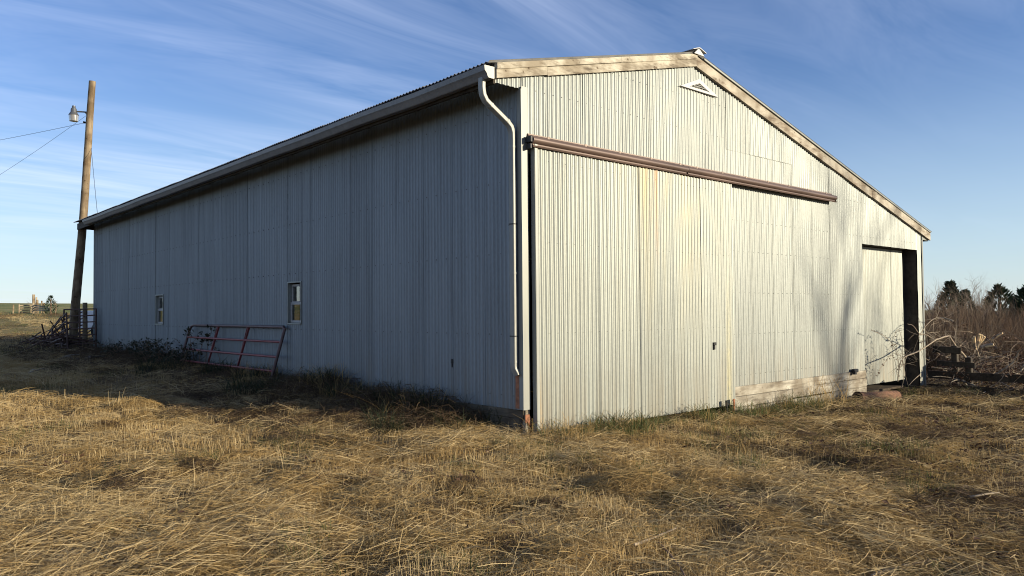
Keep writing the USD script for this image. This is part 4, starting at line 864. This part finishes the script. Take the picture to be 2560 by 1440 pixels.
for k, (A, B, sagv, lab) in enumerate(((pt(212, 307), at(-520, 426, 30), .15, 'upper thin overhead wire running left from the pole insulator'), (pt(217, 288), at(-420, 640, 34), .5, 'lower thin overhead wire slanting down to the left from the pole'), (pt(228, 370), at(243.5, 534, 20.3), .02, 'thin drop wire from the pole down to the barn eave'))):
    t = np.linspace(0, 1, 24)[:, None]; m = MB(); m.tube(A + (B - A) * t - np.array([0, 0, 1]) * sagv * 4 * t * (1 - t), .0055, 4); setdata(m.build('overhead_wire', 'wire', None), lab, 'wire')
x, y = -.26, 17.95; m = MB(); z0 = gz(x, y); m.tube([(x, y, z0 - .3), (x + .01, y, z0 + .7), (x, y, 1.96)], [.068, .064, .06], 10); setdata(m.build('wooden_post', 'post_wood', None, smooth=40), 'round wooden post close to the far corner of the barn', 'post')
def panel(label, c, fr, nrail, mt='corral_steel', r=.02, posts=3):
    """A pipe panel on the quad c: bottom-left, bottom-right, top-right, top-left."""
    c = [np.asarray(q, float) for q in c]; t = thing('pipe_panel', label, 'livestock panel', c[0]); P = lambda u, v: (c[0] * (1 - u) + c[1] * u) * (1 - v) + (c[3] * (1 - u) + c[2] * u) * v
    for v in np.linspace(.06, 1, nrail): m = MB(); m.tube([P(0, v), P(.5, v) + [0, 0, -.005], P(1, v)], r, 6); m.build('rail', mt, t, smooth=True)
    for u in np.linspace(0, 1, posts): m = MB(); m.tube([P(u, 0), P(u, 1)], r * 1.15, 6); m.build('upright', mt, t, smooth=True)
panel('upright rusty pipe panel joining the pole to the barn corner', [at(159, 878, 21.6), at(240, 874, 21.2), at(240, 772, 21.2), at(160, 774, 21.6)], 0, 7)
panel('dark pipe panel slumped against the utility pole', [at(92, 878, 24.5), at(170, 886, 20.6), at(166, 782, 20.9), at(100, 858, 24.6)], 0, 6)
panel('second dark pipe panel leaning behind the slumped one', [at(104, 872, 25.5), at(182, 880, 21.5), at(152, 792, 21.6), at(112, 846, 25.3)], 0, 5)
panel('third low pipe panel lying nearly flat under the others', [at(84, 884, 23.0), at(150, 890, 20.4), at(160, 842, 21.4), at(98, 870, 24.0)], 0, 4)
panel('fourth dark pipe panel standing behind the upright one', [at(150, 872, 23.0), at(216, 866, 22.6), at(214, 776, 22.6), at(158, 800, 23.0)], 0, 6)
heap = thing('scrap_heap', 'dark tangle of sticks and pipes under the slumped panels', 'scrap heap', at(130, 880, 22.0)); rs = np.random.default_rng(117); m = MB()
for k in range(70):
    c = at(rs.uniform(85, 205), 868, rs.uniform(20.6, 24)); c[2] = gz(c[0], c[1]) + abs(rs.normal(0, .28)); d = rs.normal(0, 1, 3) * np.array([1, 1, .5]); d /= np.linalg.norm(d); l = rs.uniform(.5, 1.5); m.tube([c - d * l / 2, c + rs.normal(0, .05, 3), c + d * l / 2], rs.uniform(.012, .026), 5)
heap_ = m.build('sticks', 'corral_steel', heap, kind='stuff')
rs = np.random.default_rng(111)
for k, (a, b_, lab) in enumerate((((150, 897), (226, 886), 'long pale pole on the ground below the pipe panels'), ((190, 899), (262, 884), 'thin grey pole lying beside the barn corner'), ((214, 905), (246, 892), 'short forked stick on the ground left of the brambles'), ((120, 893), (200, 891), 'crooked grey pole half buried under the slumped panels'), ((70, 962), (118, 948), 'pale stick lying in the shaded grass at the left'))):
    D = 17.5 if k < 4 else 14.0
    A, B = at(*a, D), at(*b_, D + .6); A[2] = gz(A[0], A[1]) + .07; B[2] = gz(B[0], B[1]) + .10; t = np.linspace(0, 1, 5)[:, None]
    m = MB(); m.tube(A + (B - A) * t + rs.normal(0, .02, (5, 3)), np.linspace(.03, .018, 5), 6); setdata(m.build('lying_pole', 'bark_grey', None, smooth=True), lab, 'pole')
for k, (px, py, D, lab, h) in enumerate(((40, 880, 19.5, 'dark dead weed heap at the left edge in the barn shadow', .5), (110, 885, 20.5, 'dark weed heap in front of the slumped panels', .5), (75, 880, 21.5, 'dark scrubby heap left of the slumped panels', .55))):
    q = at(px, py, D); tuft('weed_clump', lab, 'weeds', q[0], q[1], 500 + 9 * k, 260, .8, .15, h, 'grass_dark', None, 120)
# pickup mostly hidden by the barn
tz = .72; o = at(186, 800, 27.0); o[2] = tz; ax = np.array([RIGHT[0], RIGHT[1], 0]); ax /= np.linalg.norm(ax); ay = np.array([-ax[1], ax[0], 0]); up_ = np.array([0, 0, 1.0])
TP = lambda a, b_, c_: o + ax * a + ay * b_ + up_ * c_
truck = thing('pickup_truck', 'white pickup truck mostly hidden behind the far barn corner', 'truck', o)
def side_loft(poly, b0, b1, name, mt, parent):
    n = len(poly); m = MB(); secs = []
    for bb, k in ((b0, .96), (b0 + .06, 1), (b1 - .06, 1), (b1, .96)):
        c_ = np.mean(poly, 0); secs.append(np.array([TP(*(c_ + (np.array(q) - c_) * k)[[0]], bb, *(c_ + (np.array(q) - c_) * k)[[1]]) for q in poly]))
    m.loft(secs); return m.build(name, mt, parent, smooth=30)
side_loft([(0, .42), (.5, .38), (.62, .62), (1.2, .62), (1.32, .38), (3.6, .38), (3.72, .62), (4.3, .62), (4.42, .38), (5.2, .42), (5.25, .85), (4.1, 1.02), (0.02, 1.05)], 0, 1.85, 'body', 'truck_white', truck)
cab = side_loft([(1.75, 1.0), (4.05, 1.0), (3.3, 1.50), (3.0, 1.56), (1.95, 1.56), (1.80, 1.50)], .12, 1.73, 'cab', 'truck_white', truck)
m = MB(); m.prism([(1.92, 1.1), (2.75, 1.1), (2.75, 1.46), (1.98, 1.46)], 0, .02, (0, 2, 1)); v = np.vstack(m.v); m.v = [np.array([TP(a, .10 + b_, c_) for a, b_, c_ in v])]; m.build('window', 'black_iron', cab)
for a in (.91, 4.01):
    for b_ in (.0, 1.62):
        m = MB(); m.tube([TP(a, b_, .34), TP(a, b_ + .22, .34)], .34, 18); wh = m.build('wheel', 'tyre', truck, smooth=30); m = MB(); m.tube([TP(a, b_ - .004, .34), TP(a, b_ + .1, .34)], .19, 14); m.build('rim', 'lamp_metal', wh)
# far field edge: gate, posts, little cedar, sapling
FD = 70
def far_pt(px, py, d=FD): return at(px, py, d)
ff = thing('field_gate', 'distant weathered board gate on the field edge at the left', 'gate', far_pt(48, 785))
for py in (764, 770, 776, 781):
    m = MB(); m.beam(far_pt(48, py), far_pt(84, py - 1, FD + 1), .04, .10); m.build('rail', 'post_wood', ff)
for px, y0, y1, w_ in ((48, 787, 761, .1), (84, 786, 736, .2)):
    m = MB(); m.beam(far_pt(px, y0), far_pt(px, y1), w_, w_, up=(1, 0, 0)); m.build('post', 'post_wood', ff)
for k, (px, y0, y1, lab) in enumerate(((33, 788, 762, 'single dark fence post left of the distant board gate'), (90, 785, 743, 'tall pale leaning post right of the distant board gate'), (95, 785, 748, 'second pale post right of the distant board gate'), (104, 783, 753, 'short pale post between the gate and the small cedar'), (110, 783, 755, 'shortest pale post next to the small cedar'))):
    m = MB(); m.beam(far_pt(px, y0 + 2), far_pt(px + (.5, 1.2, -.8, .6, -.4)[k], y1 + (0, 0, 1.5, -1, 2)[k]), .11, .11, up=(1, 0, 0)); setdata(m.build('fence_post', 'pole_wood' if k != 1 else 'post_wood', None), lab, 'post')
ff = thing('board_fence', 'distant leaning board fence beside the small cedar', 'fence', far_pt(88, 780))
for a, b_ in (((85, 763), (122, 769)), ((85, 769), (128, 773)), ((85, 775), (128, 776))):
    m = MB(); m.beam(far_pt(*a), far_pt(*b_, FD - 2), .04, .12); m.build('rail', 'skirt_wood', ff)
x, y, zt = by_pixel(127, 738, 66); z0 = far_pt(127, 787, 66)[2]; cedar(x, y, zt - z0, 1.35, 121, 'small young cedar on the distant field edge', z0, None, 'cedar_green', .35)
x, y, zt = by_pixel(139, 745, 66); z0 = far_pt(139, 788, 66)[2]; bare_tree(x, y, (zt - z0), 122, 'thin bare sapling beside the distant young cedar', None, 3, .05, (.2, 0), z0)
x, y, zt = by_pixel(85, 732, 71); z0 = far_pt(85, 787, 71)[2]; bare_tree(x, y, (zt - z0) * 1.0, 123, 'small bare tree behind the distant gate post', None, 3, .05, (0, 0), z0)

# ------------------------------------------------------------------ bare trees towards the sun that throw the soft shade on the gable and the right of the yard
bare_tree(24.45, -35.3, 18.5, 131, 'tall narrow bare tree far off to the right towards the low sun', None, 5, .25, (0, 0), None, .40)

# loose sticks on the cut grass
rs = np.random.default_rng(141)
for k, (pts_, lab) in enumerate((([(1622, 1336), (1655, 1365), (1690, 1405), (1712, 1440)], 'long dark twig slanting to the bottom edge right of centre'), ([(1586, 1362), (1640, 1342), (1690, 1320)], 'pale straight stick lying right of centre in front'), ([(2425, 1243), (2460, 1236), (2498, 1231)], 'pale crooked stick on the brown grass at the right'), ([(2180, 1440), (2280, 1410), (2380, 1395), (2520, 1392)], 'long pale stalk lying near the bottom right corner'))):
    P = []
    for px, py in pts_:
        d = at(px, py, 1) - CAM; t = 3.0
        for _ in range(40): t += (CAM[2] + t * d[2] - gz(*(CAM + t * d)[:2]) - .06) / -d[2] * .7
        P.append(CAM + t * d)
    m = MB(); P = resample(P, 3); m.tube(P, np.linspace(.010, .005, len(P)), 6); setdata(m.build('loose_stick', 'bare_branch' if k else 'twig_brown', None, smooth=True), lab, 'stick')
